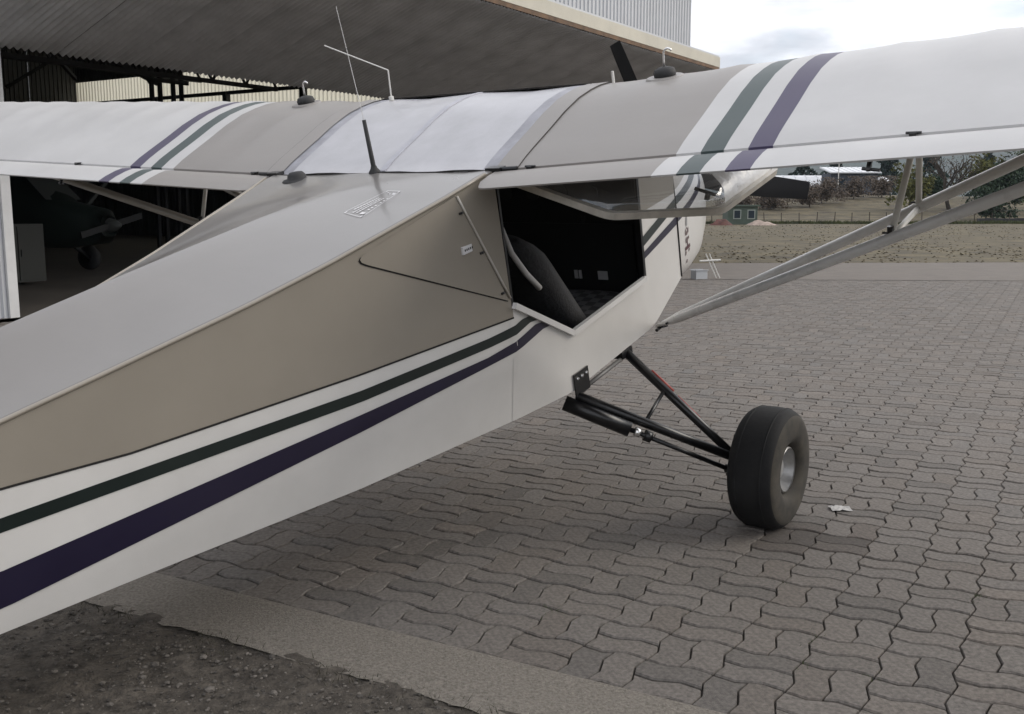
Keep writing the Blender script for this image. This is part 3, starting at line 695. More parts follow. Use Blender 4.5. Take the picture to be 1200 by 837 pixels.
# propeller
pr = empty('propeller', parent=plane); hc = Vector((0, 2.3, .44))
mb = MB(); mb.lathe(hc + Vector((0, -.12, 0)), (0, 1, 0), [(.10, 0), (.105, .1), (.085, .2), (.05, .28), (0, .32)], 24); mb.build('spinner', m_white, pr, True)
for ang in (110, -6.5, -128):
    V = []; F = []; d = Vector((math.cos(R(ang)), 0, math.sin(R(ang)))); tdir = Vector((-math.sin(R(ang)), 0, math.cos(R(ang))))
    st = [(.08, .03, .02, 50), (.2, .05, .018, 40), (.38, .068, .013, 30), (.6, .066, .009, 24), (.8, .056, .006, 20), (.88, .050, .004, 18)]
    for (r, w, tk, tw) in st:
        ch = tdir * math.cos(R(tw)) + Vector((0, 1, 0)) * math.sin(R(tw)); nn = ch.cross(d)
        for (x, y) in ((-1, 0), (-.5, .8), (.2, 1), (1, 0), (.2, -.6), (-.5, -.6)): V.append(hc + d * r + ch * (x * w) + nn * (y * tk))
    for i in range(len(st) - 1):
        for k in range(6): F.append((i*6+k, i*6+(k+1) % 6, (i+1)*6+(k+1) % 6, (i+1)*6+k))
    F.append(tuple((len(st)-1)*6+k for k in range(6))); obj('blade', V, F, mat('matt_black_blade', (.006, .006, .007), .6, spec=.3), pr, None, True, 40)
# -- open right door: bubble in a flange, swung up under the wing
PHI = R(73); hb, hc_ = .606, 1.005
def door(a, d, n): return (hb + d * math.sin(PHI) + n * math.cos(PHI), a, hc_ - d * math.cos(PHI) + n * math.sin(PHI))
DO = [(-.335, .0), (-.352, .49), (.037, .76), (.707, .73), (.735, .0)]
dr = empty('door', parent=plane)
def dens(P, n=10):
    Q = []
    for k in range(len(P)):
        a, b = P[k], P[(k+1) % len(P)]
        for t in range(n): Q.append((a[0] + (b[0]-a[0]) * t / n, a[1] + (b[1]-a[1]) * t / n))
    return Q
ring = dens(smooth_poly(DO, [.02, .04, .06, .05, .02]), 3); cx, cy = .2, .38
V = []; F = []; levels = [(1, 0), (.955, .0), (.935, .040), (.90, .07), (.84, .088), (.72, .108), (.5, .122), (.25, .128), (.02, .13)]; nr = len(ring)
for (sc, h) in levels:
    for (a, d) in ring: V.append(door(cx + (a - cx) * sc, cy + (d - cy) * sc, h))
for i in range(1, len(levels) - 1):
    for k in range(nr): F.append((i*nr+k, i*nr+(k+1) % nr, (i+1)*nr+(k+1) % nr, (i+1)*nr+k))
F.append(tuple((len(levels)-1)*nr+k for k in range(nr)))
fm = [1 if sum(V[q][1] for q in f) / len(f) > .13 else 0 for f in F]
obj('bubble_window', V, F, [glassmat('door_plexiglass', (.70, .72, .75), 1., .10, 1.95), mat('painted_sky_reflection', (.90, .90, .91), .3, .12, var=.08, vscale=14, bump=.012, bscale=11)], dr, fm, True)  # front of the clear bubble: sky reflection painted as opaque silver
mb = MB(); P1 = [door(a, d, 0) for a, d in ring]; P2 = [door(cx + (a-cx)*.95, cy + (d-cy)*.95, 0) for a, d in ring]; P3 = [door(a, d, .026) for a, d in ring]; P4 = [door(cx + (a-cx)*.95, cy + (d-cy)*.95, .026) for a, d in ring]
mb.add(P1 + P2 + P3 + P4, [(k, (k+1) % nr, nr + (k+1) % nr, nr + k) for k in range(nr)] + [(2*nr+k, 3*nr+k, 3*nr+(k+1) % nr, 2*nr+(k+1) % nr) for k in range(nr)] + [(k, 2*nr+k, 2*nr+(k+1) % nr, (k+1) % nr) for k in range(nr)] + [(nr+k, nr+(k+1) % nr, 3*nr+(k+1) % nr, 3*nr+k) for k in range(nr)])
mb.build('flange', mat('door_flange', (.52, .49, .44), .35, var=.2, vscale=14, coat=.3), dr)
mb = MB(); mb.bar(door(.11, .66, .012), door(.11, .66, .045), .016, .016); mb.bar(door(.07, .62, .055), door(.14, .71, .030), .014, .012); mb.build('door_handle', m_rub, dr)
mb = MB(); mb.bar(door(.62, .66, .0), door(.62, .66, .04), .03, .03); mb.build('door_latch', m_rub, dr)
mb = MB(); mb.bar(door(-.10, .60, -.004), door(.0, .66, -.004), .012, .01); mb.build('door_catch', m_line, dr)
# -- undercarriage
AX = Vector((1.16, .42, -.435)); WC = Vector((1.285, .47, -.486))
for s in (1, -1):
    X = lambda v: Vector((s * v[0], v[1], v[2]))
    gr = empty('main_gear', parent=plane)
    rear, front, axi = (.595, .03, -.035), (.595, .50, -.01), (1.165, .40, -.43)
    mb = MB(); mb.tube([X(rear), X(axi)], [.024, .020], 12); mb.build('rear_leg', m_black, gr, True)
    mb = MB(); mb.tube([X(front), X(axi)], [.022, .019], 12); mb.build('front_leg', m_black, gr, True)
    rv, fv, av = Vector(rear), Vector(front), Vector(axi)
    mb = MB(); mb.tube([X(rv.lerp(av, .42)), X(fv.lerp(av, .36))], .009, 8); mb.build('brace', m_black, gr, True)
    mb = MB(); mb.tube([X(rv + Vector((0, .05, .01))), X(fv + Vector((0, -.02, -.01)))], .010, 8); mb.build('drag_tube', mat('dull_steel', (.14, .135, .13), .45), gr, True)
    mb = MB(); o1 = Vector((.02, -.05, -.035)); mb.tube([X(rv + Vector((-.04, -.04, -.02))), X(rv.lerp(av, .33) + o1)], .034, 12); mb.build('bungee_cover', m_black, gr, True)
    mb = MB(); mb.tube([X(rv.lerp(av, .33) + o1), X(rv.lerp(av, .95) + Vector((0, -.03, -.05)))], .011, 8); mb.tube([X(rv.lerp(av, .36) + o1), X(rv.lerp(av, .39) + o1)], .022, 8, 1); mb.tube([X(rv.lerp(av, .42) + o1), X(rv.lerp(av, .46) + o1)], .026, 8)
    mb.tube([X(rv.lerp(av, .95) + Vector((0, -.03, -.065))), X(rv.lerp(av, .99) + Vector((0, .02, .0)))], .016, 8); mb.build('shock_rod', [m_black, m_alu], gr, True)
    mb = MB(); mb.tube([X(fv.lerp(av, .22) + Vector((0, .02, .012))), X(fv.lerp(av, .42) + Vector((0, .02, .014)))], .010, 8); mb.tube([X(fv.lerp(av, .46) + Vector((0, .02, .012))), X(fv.lerp(av, .66) + Vector((0, .018, .010)))], .006, 8); mb.build('brake_line', mat('red_hose', (.28, .03, .02), .5), gr, True)
    mb = MB(); x0 = s * .606
    mb.box((min(x0, x0 + s*.006), .005, -.03), (max(x0, x0 + s*.006), .125, .075)); bk = mb.build('gear_bracket', m_black, gr)
    for k in range(3): mb = MB(); mb.lathe((x0 + s*.007, .03 + k * .038, .05 + .0 * k), (s, 0, 0), [(.008, 0), (.006, .005), (0, .006)], 8); mb.build('bolt', m_alu, bk)
    mb = MB(); mb.box((min(x0, x0 - s*.05), .44, -.02), (max(x0, x0 - s*.05) + .002, .54, .012)); mb.build('front_bracket', m_black, gr)
    mb = MB(); mb.tube([X(axi), X(WC)], .02, 10); mb.tube([X((1.12, .37, -.47)), X((1.17, .37, -.47))], .02, 8); mb.build('axle', m_black, gr, True)
    wh = empty('wheel', parent=plane)
    C = X(WC); ax = Vector((s, 0, 0))
    tp = []
    Ro, Wd = .274, .108
    for k in range(33):
        t = math.pi * (-.88 + 1.76 * k / 32); r = (Ro - .086) + .086 * math.copysign(abs(math.cos(t)) ** .62, math.cos(t)); tp.append((r, Wd * math.copysign(abs(math.sin(t)) ** .66, math.sin(t))))
    mb = MB(); mb.lathe(C, ax, tp, 72)
    # flattened where it carries the weight
    vv = []
    for (x, y, z) in mb.v:
        wz = AO.z + aA.z * y + aC.z * z
        if wz < .001: z += (.001 - wz) / aC.z; x += s * .004 * (1 if (x - C.x) * s > 0 else -1)
        vv.append((x, y, z))
    mb.v = vv
    for q, f in enumerate(mb.f):
        rad = sum(math.hypot(mb.v[k][1] - C.y, mb.v[k][2] - C.z) for k in f) / len(f)
        mb.m[q] = 1 if rad < .243 else 0
    m_ty = mat('tyre_rubber', (.006, .006, .007), .8, spec=.35, var=.3, vscale=8, var2=(.012, .012, .012), bump=.001, bscale=60)
    m_dust = mat('dusty_sidewall', (.022, .019, .015), .85, var=.4, vscale=10, var2=(.045, .039, .030))
    ty = mb.build('tyre', [m_ty, m_dust], wh, True)
    for h in (-.055, .055):
        mb = MB(); mb.lathe(C, ax, [(Ro - .004, h - .004), (Ro - .0005, h - .002), (Ro - .0005, h + .002), (Ro - .004, h + .004)], 56)
        mb.v = [(x, y, z) for x, y, z in mb.v]; mb.build('tread_line', m_ty, ty, True)
    mb = MB(); mb.lathe(C, ax, [(.098, .085), (.103, .078), (.098, .06), (.088, .03), (.06, .028), (.045, .05), (.03, .055), (0, .055)], 28); mb.lathe(C, ax, [(.11, -.06), (.112, -.085), (.10, -.03), (0, -.03)], 28)
    rm = mb.build('rim', mat('cast_wheel_alloy', (.42, .415, .41), .38, .6, var=.2, vscale=25), wh, True, 40)
    for k in range(6):
        t = k * math.pi / 3; mb = MB(); mb.lathe(C + Vector((0, math.cos(t) * .070, math.sin(t) * .070)) + ax * .030, ax, [(.013, 0), (.013, .003), (0, .003)], 10); mb.build('rim_hole', m_line, rm)
# -- aerials and vents on top
mb = MB(); base = Vector((0, -.345, 1.045)); tip = Vector((0, -.352, 1.262)); far = Vector((0, -.39, 1.70))
an = empty('whip_antenna', parent=plane)
mb.lathe(base, (0, 0, 1), [(.026, 0), (.024, .008), (.015, .02), (.012, .03)], 12); mb.tube([base, base.lerp(tip, .15), tip], [.014, .010, .008], 10); mb.build('antenna_base', m_rub, an, True)
mb = MB(); mb.tube([tip, far], [.0016, .0011], 6); mb.build('antenna_whip', m_tubeg, an)
mb = MB(); t0 = Vector((-.50, .40, 1.243)); t1 = Vector((-.49, .40, 1.386)); t2 = Vector((-.875, .40, 1.532))
mb.tube([t0, t0 + Vector((0, 0, .02))], .012, 8); mb.tube([t0, t1], .0038, 6); mb.tube([t1, t2], .0032, 6); mb.build('bent_antenna', m_wtube, plane)
mb = MB(); mb.lathe((-.40, -.40, 1.035), (0, 0, 1), [(.065, 0), (.06, .005), (.042, .007), (.038, .022), (.028, .033), (0, .037)], 20); mb.build('dome_antenna', m_rub, plane, True)
mb = MB(); mb.tube([(.70, .45, 1.24), (.70, .45, 1.29)], .006, 8); mb.build('fuel_vent', m_wtube, plane)
# -- tail
mb = MB()
def slab(P, tk, axis):
    P = [Vector(p) for p in P]; d = Vector(axis) * tk; k = len(P)
    mb.add([p + d for p in P] + [p - d for p in P], [tuple(range(k)), tuple(range(2*k-1, k-1, -1))] + [(i, i + k, (i+1) % k + k, (i+1) % k) for i in range(k)])
slab([(0, -3.45, .80), (0, -3.95, 1.55), (0, -4.45, 1.55), (0, -4.55, .9), (0, -4.5, .5), (0, -4.1, .46)], .018, (1, 0, 0)); mb.build('tail_fin', m_white, plane)
for s in (1, -1):
    mb = MB(); slab([(s*.06, -3.4, .66), (s*.8, -3.62, .66), (s*1.15, -3.85, .66), (s*1.15, -4.3, .66), (s*.06, -4.35, .66)], .016, (0, 0, 1)); mb.build('stabiliser', m_white, plane)
mb = MB(); tz = Vector((0, -4.2, .44)); mb.bar((0, -3.9, .46), (0, -4.28, .40), .05, .012); mb.build('tail_spring', m_black, plane)
mb = MB(); mb.lathe((-.03, -4.3, .484), (1, 0, 0), [(.02, 0), (.06, .0), (.07, .03), (.06, .06), (.02, .06)], 20); mb.build('tail_wheel', m_rub, plane, True)
# ================================================================== HANGAR (local axes: x along its front, y into it, z up)
hang = empty('hangar', 'large metal hangar with tilted-up corrugated door behind the left wing', 'hangar', (0, 0, 0), math.atan2(math.cos(HT), math.sin(HT)))
m_rib = mat('white_ribbed_cladding', (.50, .51, .53), .45, .1, var=.08, vscale=.8)
m_soff = mat('galvanised_corrugated', (.50, .50, .505), .5, .25, var=.3, vscale=1.1)
m_cream = mat('cream_fascia', (.52, .49, .41), .6, var=.12, vscale=1.5)
m_trim = mat('rusty_trim', (.14, .085, .05), .8, var=.5, vscale=5)
m_steel = mat('dark_steel', (.028, .027, .027), .7, var=.3, vscale=4)
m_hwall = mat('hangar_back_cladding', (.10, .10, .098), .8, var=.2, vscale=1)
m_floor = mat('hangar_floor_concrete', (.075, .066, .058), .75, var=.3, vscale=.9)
tl = bpy.data.materials.new('translucent_cream_sheet'); tl.use_nodes = True; t_ = tl.node_tree; t_.nodes.clear()
o_ = t_.nodes.new('ShaderNodeOutputMaterial'); a_ = t_.nodes.new('ShaderNodeBsdfTranslucent'); a_.inputs[0].default_value = (.86, .83, .70, 1)
b_ = t_.nodes.new('ShaderNodeBsdfDiffuse'); b_.inputs[0].default_value = (.8, .78, .66, 1); x_ = t_.nodes.new('ShaderNodeMixShader'); x_.inputs[0].default_value = .25
t_.links.new(a_.outputs[0], x_.inputs[1]); t_.links.new(b_.outputs[0], x_.inputs[2]); t_.links.new(x_.outputs[0], o_.inputs[0])
def ribbed(width, height, pitch=.2, depth=.03, thick=True):
    prof = []
    n = int(round(width / pitch))
    for k in range(n):
        x = k * pitch; prof += [(x, 0), (x + pitch * .55, 0), (x + pitch * .65, -depth), (x + pitch * .9, -depth)]
    prof.append((width, 0)); V = []; F = []
    for (x, y) in prof: V += [(x, y, 0), (x, y, height)]
    for i in range(len(prof) - 1): F.append((2*i, 2*i+2, 2*i+3, 2*i+1))
    return V, F
def sheets(name, m, x0, x1, z0, z1, D, w=1.0, parent=hang, rot=None):
    V, F = ribbed(w, z1 - z0); me = None; k = 0; x = x0
    while x < x1 - .01:
        if me is None: o = obj(name, V, F, m, parent); me = o.data
        else: o = bpy.data.objects.new(name, me); COL.objects.link(o); o.parent = parent
        if rot == 'side': o.location = (D, x + w, z0); o.rotation_euler = (0, 0, R(-90))
        else: o.location = (x, D + .004 * (k % 2), z0)
        x += w; k += 1
sheets('cladding_sheet', m_rib, 7.12, 28.2, 3.34, 8.6, 12.0)
sheets('cladding_sheet', m_rib, -1.7, 7.29, 0, 8.6, 12.0)
sheets('cladding_sheet', m_rib, 23.0, 28.2, 0, 3.30, 12.02)
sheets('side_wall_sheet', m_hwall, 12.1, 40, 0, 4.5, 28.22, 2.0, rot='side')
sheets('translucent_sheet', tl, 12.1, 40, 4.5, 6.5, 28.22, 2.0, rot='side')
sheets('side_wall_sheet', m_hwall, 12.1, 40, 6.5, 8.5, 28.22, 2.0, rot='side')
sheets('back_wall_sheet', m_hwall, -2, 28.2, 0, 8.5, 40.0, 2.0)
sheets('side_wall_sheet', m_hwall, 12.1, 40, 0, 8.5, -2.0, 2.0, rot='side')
mb = MB(); mb.box((-2.2, 11.7, 8.62), (28.6, 40.2, 8.75)); mb.build('roof', mat('roof_sheet', (.2, .2, .2), .6), hang)
mb = MB(); mb.box((28.15, 11.85, 8.0), (28.42, 12.1, 8.35)); mb.build('gutter_end', m_steel, hang)
mb = MB(); mb.box((7.42, 12.06, 3.36), (23.0, 12.3, 3.6)); mb.build('header_beam', m_steel, hang)
mb = MB(); mb.box((7.285, 11.93, 0), (7.41, 12.12, 3.5)); mb.build('door_jamb', mat('white_jamb', (.6, .6, .6), .5, var=.1), hang)
fl = obj('hangar_floor', [(hp(a, d).x, hp(a, d).y, .004) for a, d in ((-2, 11.9), (28.2, 11.9), (28.2, 40), (-2, 40))], [(0, 1, 2, 3)], m_floor); fl['kind'] = 'structure'
# tilted-up door: corrugated sheets rising outwards at 20 degrees
td = empty('tilt_door', parent=hang); td.location = (0, 11.98, 3.30)
Ld = 3.35; sl_ = R(20); wv = .1
def up_pt(x, t, off): # t metres from hinge towards the outer edge
    return (x, -t * math.cos(sl_) - off * math.sin(sl_), t * math.sin(sl_) - off * math.cos(sl_))
nw = 10; sw = nw * wv; V = []; F = []
for k in range(nw * 6 + 1):
    x = k * wv / 6; z = .024 * math.cos(2 * math.pi * k / 6)
    for t in (0.0, Ld): V.append(up_pt(x, t, -z))
for k in range(nw * 6): F.append((2*k, 2*k+1, 2*k+3, 2*k+2))
me = None; x = 5.18; k = 0
while x < 22.9:
    if me is None: o = obj('corrugated_sheet', V, F, m_soff, td, None, True); me = o.data
    else: o = bpy.data.objects.new('corrugated_sheet', me); COL.objects.link(o); o.parent = td
    o.location = (x, 0, -.006 * (k % 2)); x += sw + .016; k += 1
xe = x - .25
for t in (.4, 1.6, 2.8):
    mb = MB(); p = up_pt(0, t, -.06); mb.box((5.2, p[1] - .04, p[2] - .03), (xe, p[1] + .04, p[2] + .05)); mb.build('door_frame_bar', m_steel, td)
p = up_pt(0, Ld - .02, -.02)
mb = MB(); mb.box((5.15, p[1] - .03, p[2] - .0), (xe + .05, p[1] + .03, p[2] + .07)); mb.build('edge_trim', m_trim, td)
mb = MB(); mb.box((5.15, p[1] - .035, p[2] + .075), (xe + .05, p[1] + .03, p[2] + .30)); mb.build('fascia', m_cream, td)
mb = MB(); mb.box((5.15, p[1] - .01, p[2] + .30), (xe + .05, p[1] + .05, p[2] + .34)); mb.build('fascia_cap', m_rib, td)
mb = MB(); V = [up_pt(5.15, 0, -.09), up_pt(5.15, Ld, -.09), up_pt(xe, Ld, -.09), up_pt(xe, 0, -.09)]; mb.add(V, [(0, 1, 2, 3)]); mb.build('door_top_sheet', m_steel, td)
# roof trusses and wall girts
for D in (18.0, 25.0, 32.0):
    tr = empty('roof_truss', parent=hang)
    mb = MB(); mb.bar((-1.9, D, 6.1), (28.1, D, 6.1), .12, .16); mb.build('bottom_chord', m_steel, tr)
    mb = MB(); mb.bar((-1.9, D, 8.2), (28.1, D, 8.2), .12, .16); mb.build('top_chord', m_steel, tr)
    for k in range(12):
        x0 = -1.9 + 2.5 * k; mb = MB(); mb.bar((x0, D, 6.1), (x0 + 1.25, D, 8.2), .07, .07); mb.bar((x0 + 1.25, D, 8.2), (x0 + 2.5, D, 6.1), .07, .07); mb.build('web_bar', m_steel, tr)
for z in (5.55,):
    mb = MB(); mb.bar((28.05, 12.2, z), (28.05, 39.8, z), .12, .13); mb.build('wall_girt', m_steel, hang)
for k in range(7):
    mb = MB(); D = 14.5 + 4.0 * k; mb.bar((28.0, D, 0), (28.0, D, 5.6), .2, .22); mb.build('wall_column', m_steel, hang)
mb = MB()
for i, (dx, dy) in enumerate(((0, 0), (.35, .1), (.7, 0), (1.05, .1))): mb.bar((18.1 + dx, 22.5 + dy, 0), (18.1 + dx, 22.5 + dy, 6.2), .09, .09)
mb.bar((18.0, 22.5, 4.6), (19.3, 22.5, 4.6), .1, .1); mb.bar((18.3, 22.5, 4.5), (14.2, 22.5, 5.9), .1, .1); mb.bar((18.1, 22.5, 4.5), (16.9, 22.5, 6.0), .1, .1); mb.build('lattice_column', m_steel, hang)

dt = empty('door_truss', parent=hang)
for z in (3.72, 4.45): mb = MB(); mb.bar((7.0, 15.5, z), (15.6, 15.5, z), .07, .08); mb.build('chord', m_steel, dt)
for k in range(10):
    x0 = 7.1 + .85 * k; mb = MB(); mb.bar((x0, 15.5, 3.72), (x0 + .42, 15.5, 4.45), .04, .04); mb.build('web_bar', m_steel, dt); mb = MB(); mb.bar((x0 + .42, 15.5, 4.45), (x0 + .85, 15.5, 3.72), .04, .04); mb.build('web_bar', m_steel, dt)
for (a, b) in (((9.5, 18, 3.6), (13.5, 20, 5.2)), ((15.0, 24, 4.2), (17.6, 24, 5.8)), ((11.0, 17, 4.6), (14.8, 21, 4.2))): mb = MB(); mb.bar(a, b, .07, .07); mb.build('brace', m_steel, dt)
# second aircraft parked in the dark of the hangar
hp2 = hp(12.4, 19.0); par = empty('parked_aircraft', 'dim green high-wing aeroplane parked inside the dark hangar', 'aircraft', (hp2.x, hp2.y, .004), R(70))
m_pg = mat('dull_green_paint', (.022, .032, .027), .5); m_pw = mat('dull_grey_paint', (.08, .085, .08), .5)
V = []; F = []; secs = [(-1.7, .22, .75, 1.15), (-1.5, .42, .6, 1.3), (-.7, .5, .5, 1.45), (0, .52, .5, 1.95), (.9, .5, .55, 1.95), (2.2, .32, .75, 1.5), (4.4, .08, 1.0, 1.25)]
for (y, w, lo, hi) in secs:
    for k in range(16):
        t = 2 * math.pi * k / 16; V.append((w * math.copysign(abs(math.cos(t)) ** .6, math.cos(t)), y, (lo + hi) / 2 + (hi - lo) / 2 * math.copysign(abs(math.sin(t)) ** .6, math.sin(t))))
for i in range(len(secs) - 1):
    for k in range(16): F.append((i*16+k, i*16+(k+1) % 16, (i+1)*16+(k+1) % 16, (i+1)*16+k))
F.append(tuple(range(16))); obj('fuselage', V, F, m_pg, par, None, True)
obj('windscreen', [(-.47, -.62, 1.47), (.47, -.62, 1.47), (.45, -.12, 1.92), (-.45, -.12, 1.92)], [(0, 1, 2, 3)], m_pw, par)
mb = MB(); V = [(-4.6, -.1, 2.0), (4.6, -.1, 2.0), (4.6, 1.25, 1.96), (-4.6, 1.25, 1.96)]; mb.add(V + [(x, y, z + .12) for x, y, z in V], [(0, 3, 2, 1), (4, 5, 6, 7), (0, 1, 5, 4), (1, 2, 6, 5), (2, 3, 7, 6), (3, 0, 4, 7)]); mb.build('wing', m_pw, par)
for s in (1, -1):
    mb = MB(); mb.bar((s*.5, .1, .6), (s*2.4, .3, 1.98), .05, .08); mb.build('strut', m_pw, par)
    mb = MB(); mb.bar((s*.4, -.3, .6), (s*.95, -.3, .26), .06, .06); mb.build('gear_leg', m_black, par)
    mb = MB(); mb.lathe((s*.95 - .08, -.3, .26), (1, 0, 0), [(.1, 0), (.24, .0), (.26, .08), (.24, .16), (.1, .16), (0, .1)], 20); mb.build('wheel', m_rub, par, True)
mb = MB(); mb.bar((-.85, -1.78, .8), (.85, -1.78, 1.15), .04, .12); mb.build('propeller', m_rub, par)
mb = MB(); mb.lathe((0, -1.72, .97), (0, -1, 0), [(.14, 0), (.12, .12), (.05, .25), (0, .28)], 16); mb.build('spinner', m_pw, par, True)
mb = MB(); mb.box((-.02, 3.7, 1.1), (.02, 4.6, 2.1)); mb.build('tail_fin', m_pg, par)
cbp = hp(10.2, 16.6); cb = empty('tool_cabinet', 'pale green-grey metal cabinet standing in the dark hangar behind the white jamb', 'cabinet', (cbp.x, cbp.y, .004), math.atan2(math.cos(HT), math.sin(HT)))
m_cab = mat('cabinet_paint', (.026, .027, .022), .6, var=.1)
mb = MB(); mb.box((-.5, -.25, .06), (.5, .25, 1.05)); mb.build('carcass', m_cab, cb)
for s in (-1, 1): mb = MB(); mb.box((s*.245 - .235, -.268, .1), (s*.245 + .235, -.252, 1.01)); d_ = mb.build('cabinet_door', m_cab, cb); mb = MB(); mb.box((s*.06 - .01, -.285, .5), (s*.06 + .01, -.269, .62)); mb.build('handle', m_steel, d_)

# ================================================================== BEYOND THE FIELD
def on_ground(x, y): return terrain_z(x, y)
m_bark = mat('bark', (.06, .048, .038), .95, var=.3, vscale=6)
def leafmat(n, c): return mat(n, c, .8, var=.45, vscale=1.3, var2=tuple(min(1, x * 1.35) for x in c), spec=.2)
def limb(mb, p, d, L, r, depth, tips):
    q = p + d * L; m = p + d * L * .5 + Vector((random.gauss(0, .06), random.gauss(0, .06), 0)) * L
    mb.tube([p, m, q], [r, r * .8, r * .6], 5, cap=False); tips.append(q); tips.append(m)
    if depth:
        for k in range(3):
            a = random.random() * 6.283; t = random.uniform(.4, .95)
            nd = (d + Vector((math.cos(a), math.sin(a), random.uniform(.0, .7))) * random.uniform(.5, .9)).normalized(); limb(mb, p + d * L * t, nd, L * random.uniform(.5, .72), r * .5, depth - 1, tips)
def tree(name, label, x, y, h, w, leaf, group=None, kind='round', nleaf=2200, leafsize=.16, cat='tree'):
    z = on_ground(x, y); t = empty(name, label, cat, (x, y, z), random.random() * 6.28, group)
    mb = MB(); tips = []
    if kind == 'conifer':
        mb.tube([(0, 0, -.1), (0, 0, h * .6), (0, 0, h)], [h * .022, h * .014, .01], 6); mb.build('trunk', m_bark, t)
        V = []; F = []
        for k in range(nleaf):
            u = random.random() ** .75; zz = h * (.06 + .94 * (1 - u)); rr = w * .5 * (.12 + u * .88) * (random.random() ** .45) * (.75 + .35 * math.sin(zz * 9 / max(h, 1) * 2.1)); a = random.random() * 6.283
            p = Vector((math.cos(a) * rr, math.sin(a) * rr, zz - rr * .22)); leafq(V, F, p, leafsize)
    else:
        for k in range(1):
            limb(mb, Vector((random.gauss(0, .12) * w * (kind == 'bush'), random.gauss(0, .12) * w * (kind == 'bush'), -.1)), Vector((random.gauss(0, .1), random.gauss(0, .1), 1)).normalized(), h * (.42 if kind != 'bare' else .45), h * .03, 3, tips)
            if kind == 'bare':
                for q in range(6): limb(mb, Vector((0, 0, h * random.uniform(.12, .4))), Vector((random.gauss(0, .6), random.gauss(0, .6), 1)).normalized(), h * .33, h * .012, 2, tips)
        mb.build('trunk', m_bark, t)
        V = []; F = []; cl = [Vector((random.gauss(0, .22) * w, random.gauss(0, .22) * w, h * random.uniform(.3 if kind != 'bush' else .15, .92))) for _ in range(16)] + tips[::3]
        for k in range(nleaf):
            c = random.choice(cl); p = c + Vector((random.gauss(0, 1), random.gauss(0, 1), random.gauss(0, .8))) * w * .095
            p.z = max(.1 * h, min(h, p.z)); leafq(V, F, p, leafsize)
    if V: obj('crown', V, F, leaf, t)
    return t
def leafq(V, F, p, s):
    a = Vector((random.gauss(0, 1), random.gauss(0, 1), random.gauss(0, 1))).normalized(); b = a.orthogonal().normalized(); c = a.cross(b); s = s * random.uniform(.5, 1.2); k = len(V)
    V += [p - b * s, p + c * s * .5, p + b * s, p - c * s * .5]; F.append((k, k+1, k+2, k+3))
L_ol = leafmat('olive_leaves', (.075, .075, .022)); L_dk = leafmat('dark_evergreen', (.022, .036, .020)); L_md = leafmat('mid_green_leaves', (.042, .055, .022)); L_br = leafmat('brown_twigs', (.10, .08, .064)); L_con = leafmat('conifer_needles', (.016, .028, .022))
tree('leafless_tree', 'tall leafless dark tree behind the upright jury strut', 34.3, 80, 5.9, 3.6, L_br, kind='bare', nleaf=500, leafsize=.09)
tree('olive_tree', 'yellow-olive bushy tree left of the leafless tree', 30.8, 78, 3.6, 3.2, L_ol, kind='bush', nleaf=2600)
tree('leafy_tree', 'olive-green rounded tree above the upper wing strut', 37.4, 81, 4.3, 3.4, L_ol, nleaf=2600)
tree('evergreen_tree', 'dense dark green tree between the two wing struts', 36.9, 77, 3.7, 4.2, L_dk, kind='bush', nleaf=4200)
tree('evergreen_tree', 'taller mid-green tree with rounded top right of the olive tree', 39.4, 79, 5.3, 3.2, L_md, kind='bush', nleaf=4000)
tree('leafy_tree', 'low dark green shrub tree at the foot of the bank below the struts', 33.9, 72, 2.3, 3.0, L_dk, kind='bush', nleaf=2600)
tree('conifer', 'dark tall conifer at the right edge of the picture', 46.0, 88, 8.2, 4.6, L_con, kind='conifer', nleaf=5200)
tree('conifer', 'broad dark conifer just outside the right edge', 50.5, 92, 9.0, 5.0, L_con, kind='conifer', nleaf=4200)
for k, (x, y, h, w, lab_) in enumerate(((37.5, 132, 7.0, 7, 'dark conifer directly behind the white-roofed shed'), (43.5, 138, 7.4, 8, 'dark conifer behind the right end of the white-roofed shed'), (49, 134, 7.0, 7, 'dark conifer behind the small white lean-to'), (32.4, 140, 5.4, 6, 'smaller dark conifer above the greenhouse end'), (57, 140, 8, 7, 'dark conifer far behind the leafless tree'), (64, 138, 6.4, 6, 'dark conifer far behind the olive tree'), (72, 136, 8.5, 7, 'dark conifer far behind the right-hand trees'))):
    tree('conifer', lab_, x, y, h, w, L_con, 'far conifers behind the sheds', 'conifer', 1600, .3)
sp = [(20.5, 80, 1.6, 3), (23.2, 82, 2.0, 3.4), (26.2, 84, 2.1, 3.2), (29.4, 88, 1.9, 3.2), (32.6, 90, 1.8, 3), (36.8, 89, 2.1, 2.4), (17.5, 78, 1.5, 3.2), (41.8, 90, 2.2, 3)]
tx = ['brown bare shrub on the bank just right of the green hut', 'brown bare shrub below the propeller blade', 'brown bare shrub right of the propeller blade tip', 'brown bare shrub in front of the greenhouse end', 'brown bare shrub in front of the shed wall', 'dark shrub at the right corner of the shed', 'brown bare shrub behind the green hut', 'brown bare shrub right of the leaning jury strut']
for (x, y, h, w), l in zip(sp, tx): tree('bare_shrub', l, x, y, h, w, L_dk if 'dark' in l else L_br, 'shrubs on the bank', 'bush', 4200, .10, 'shrub')
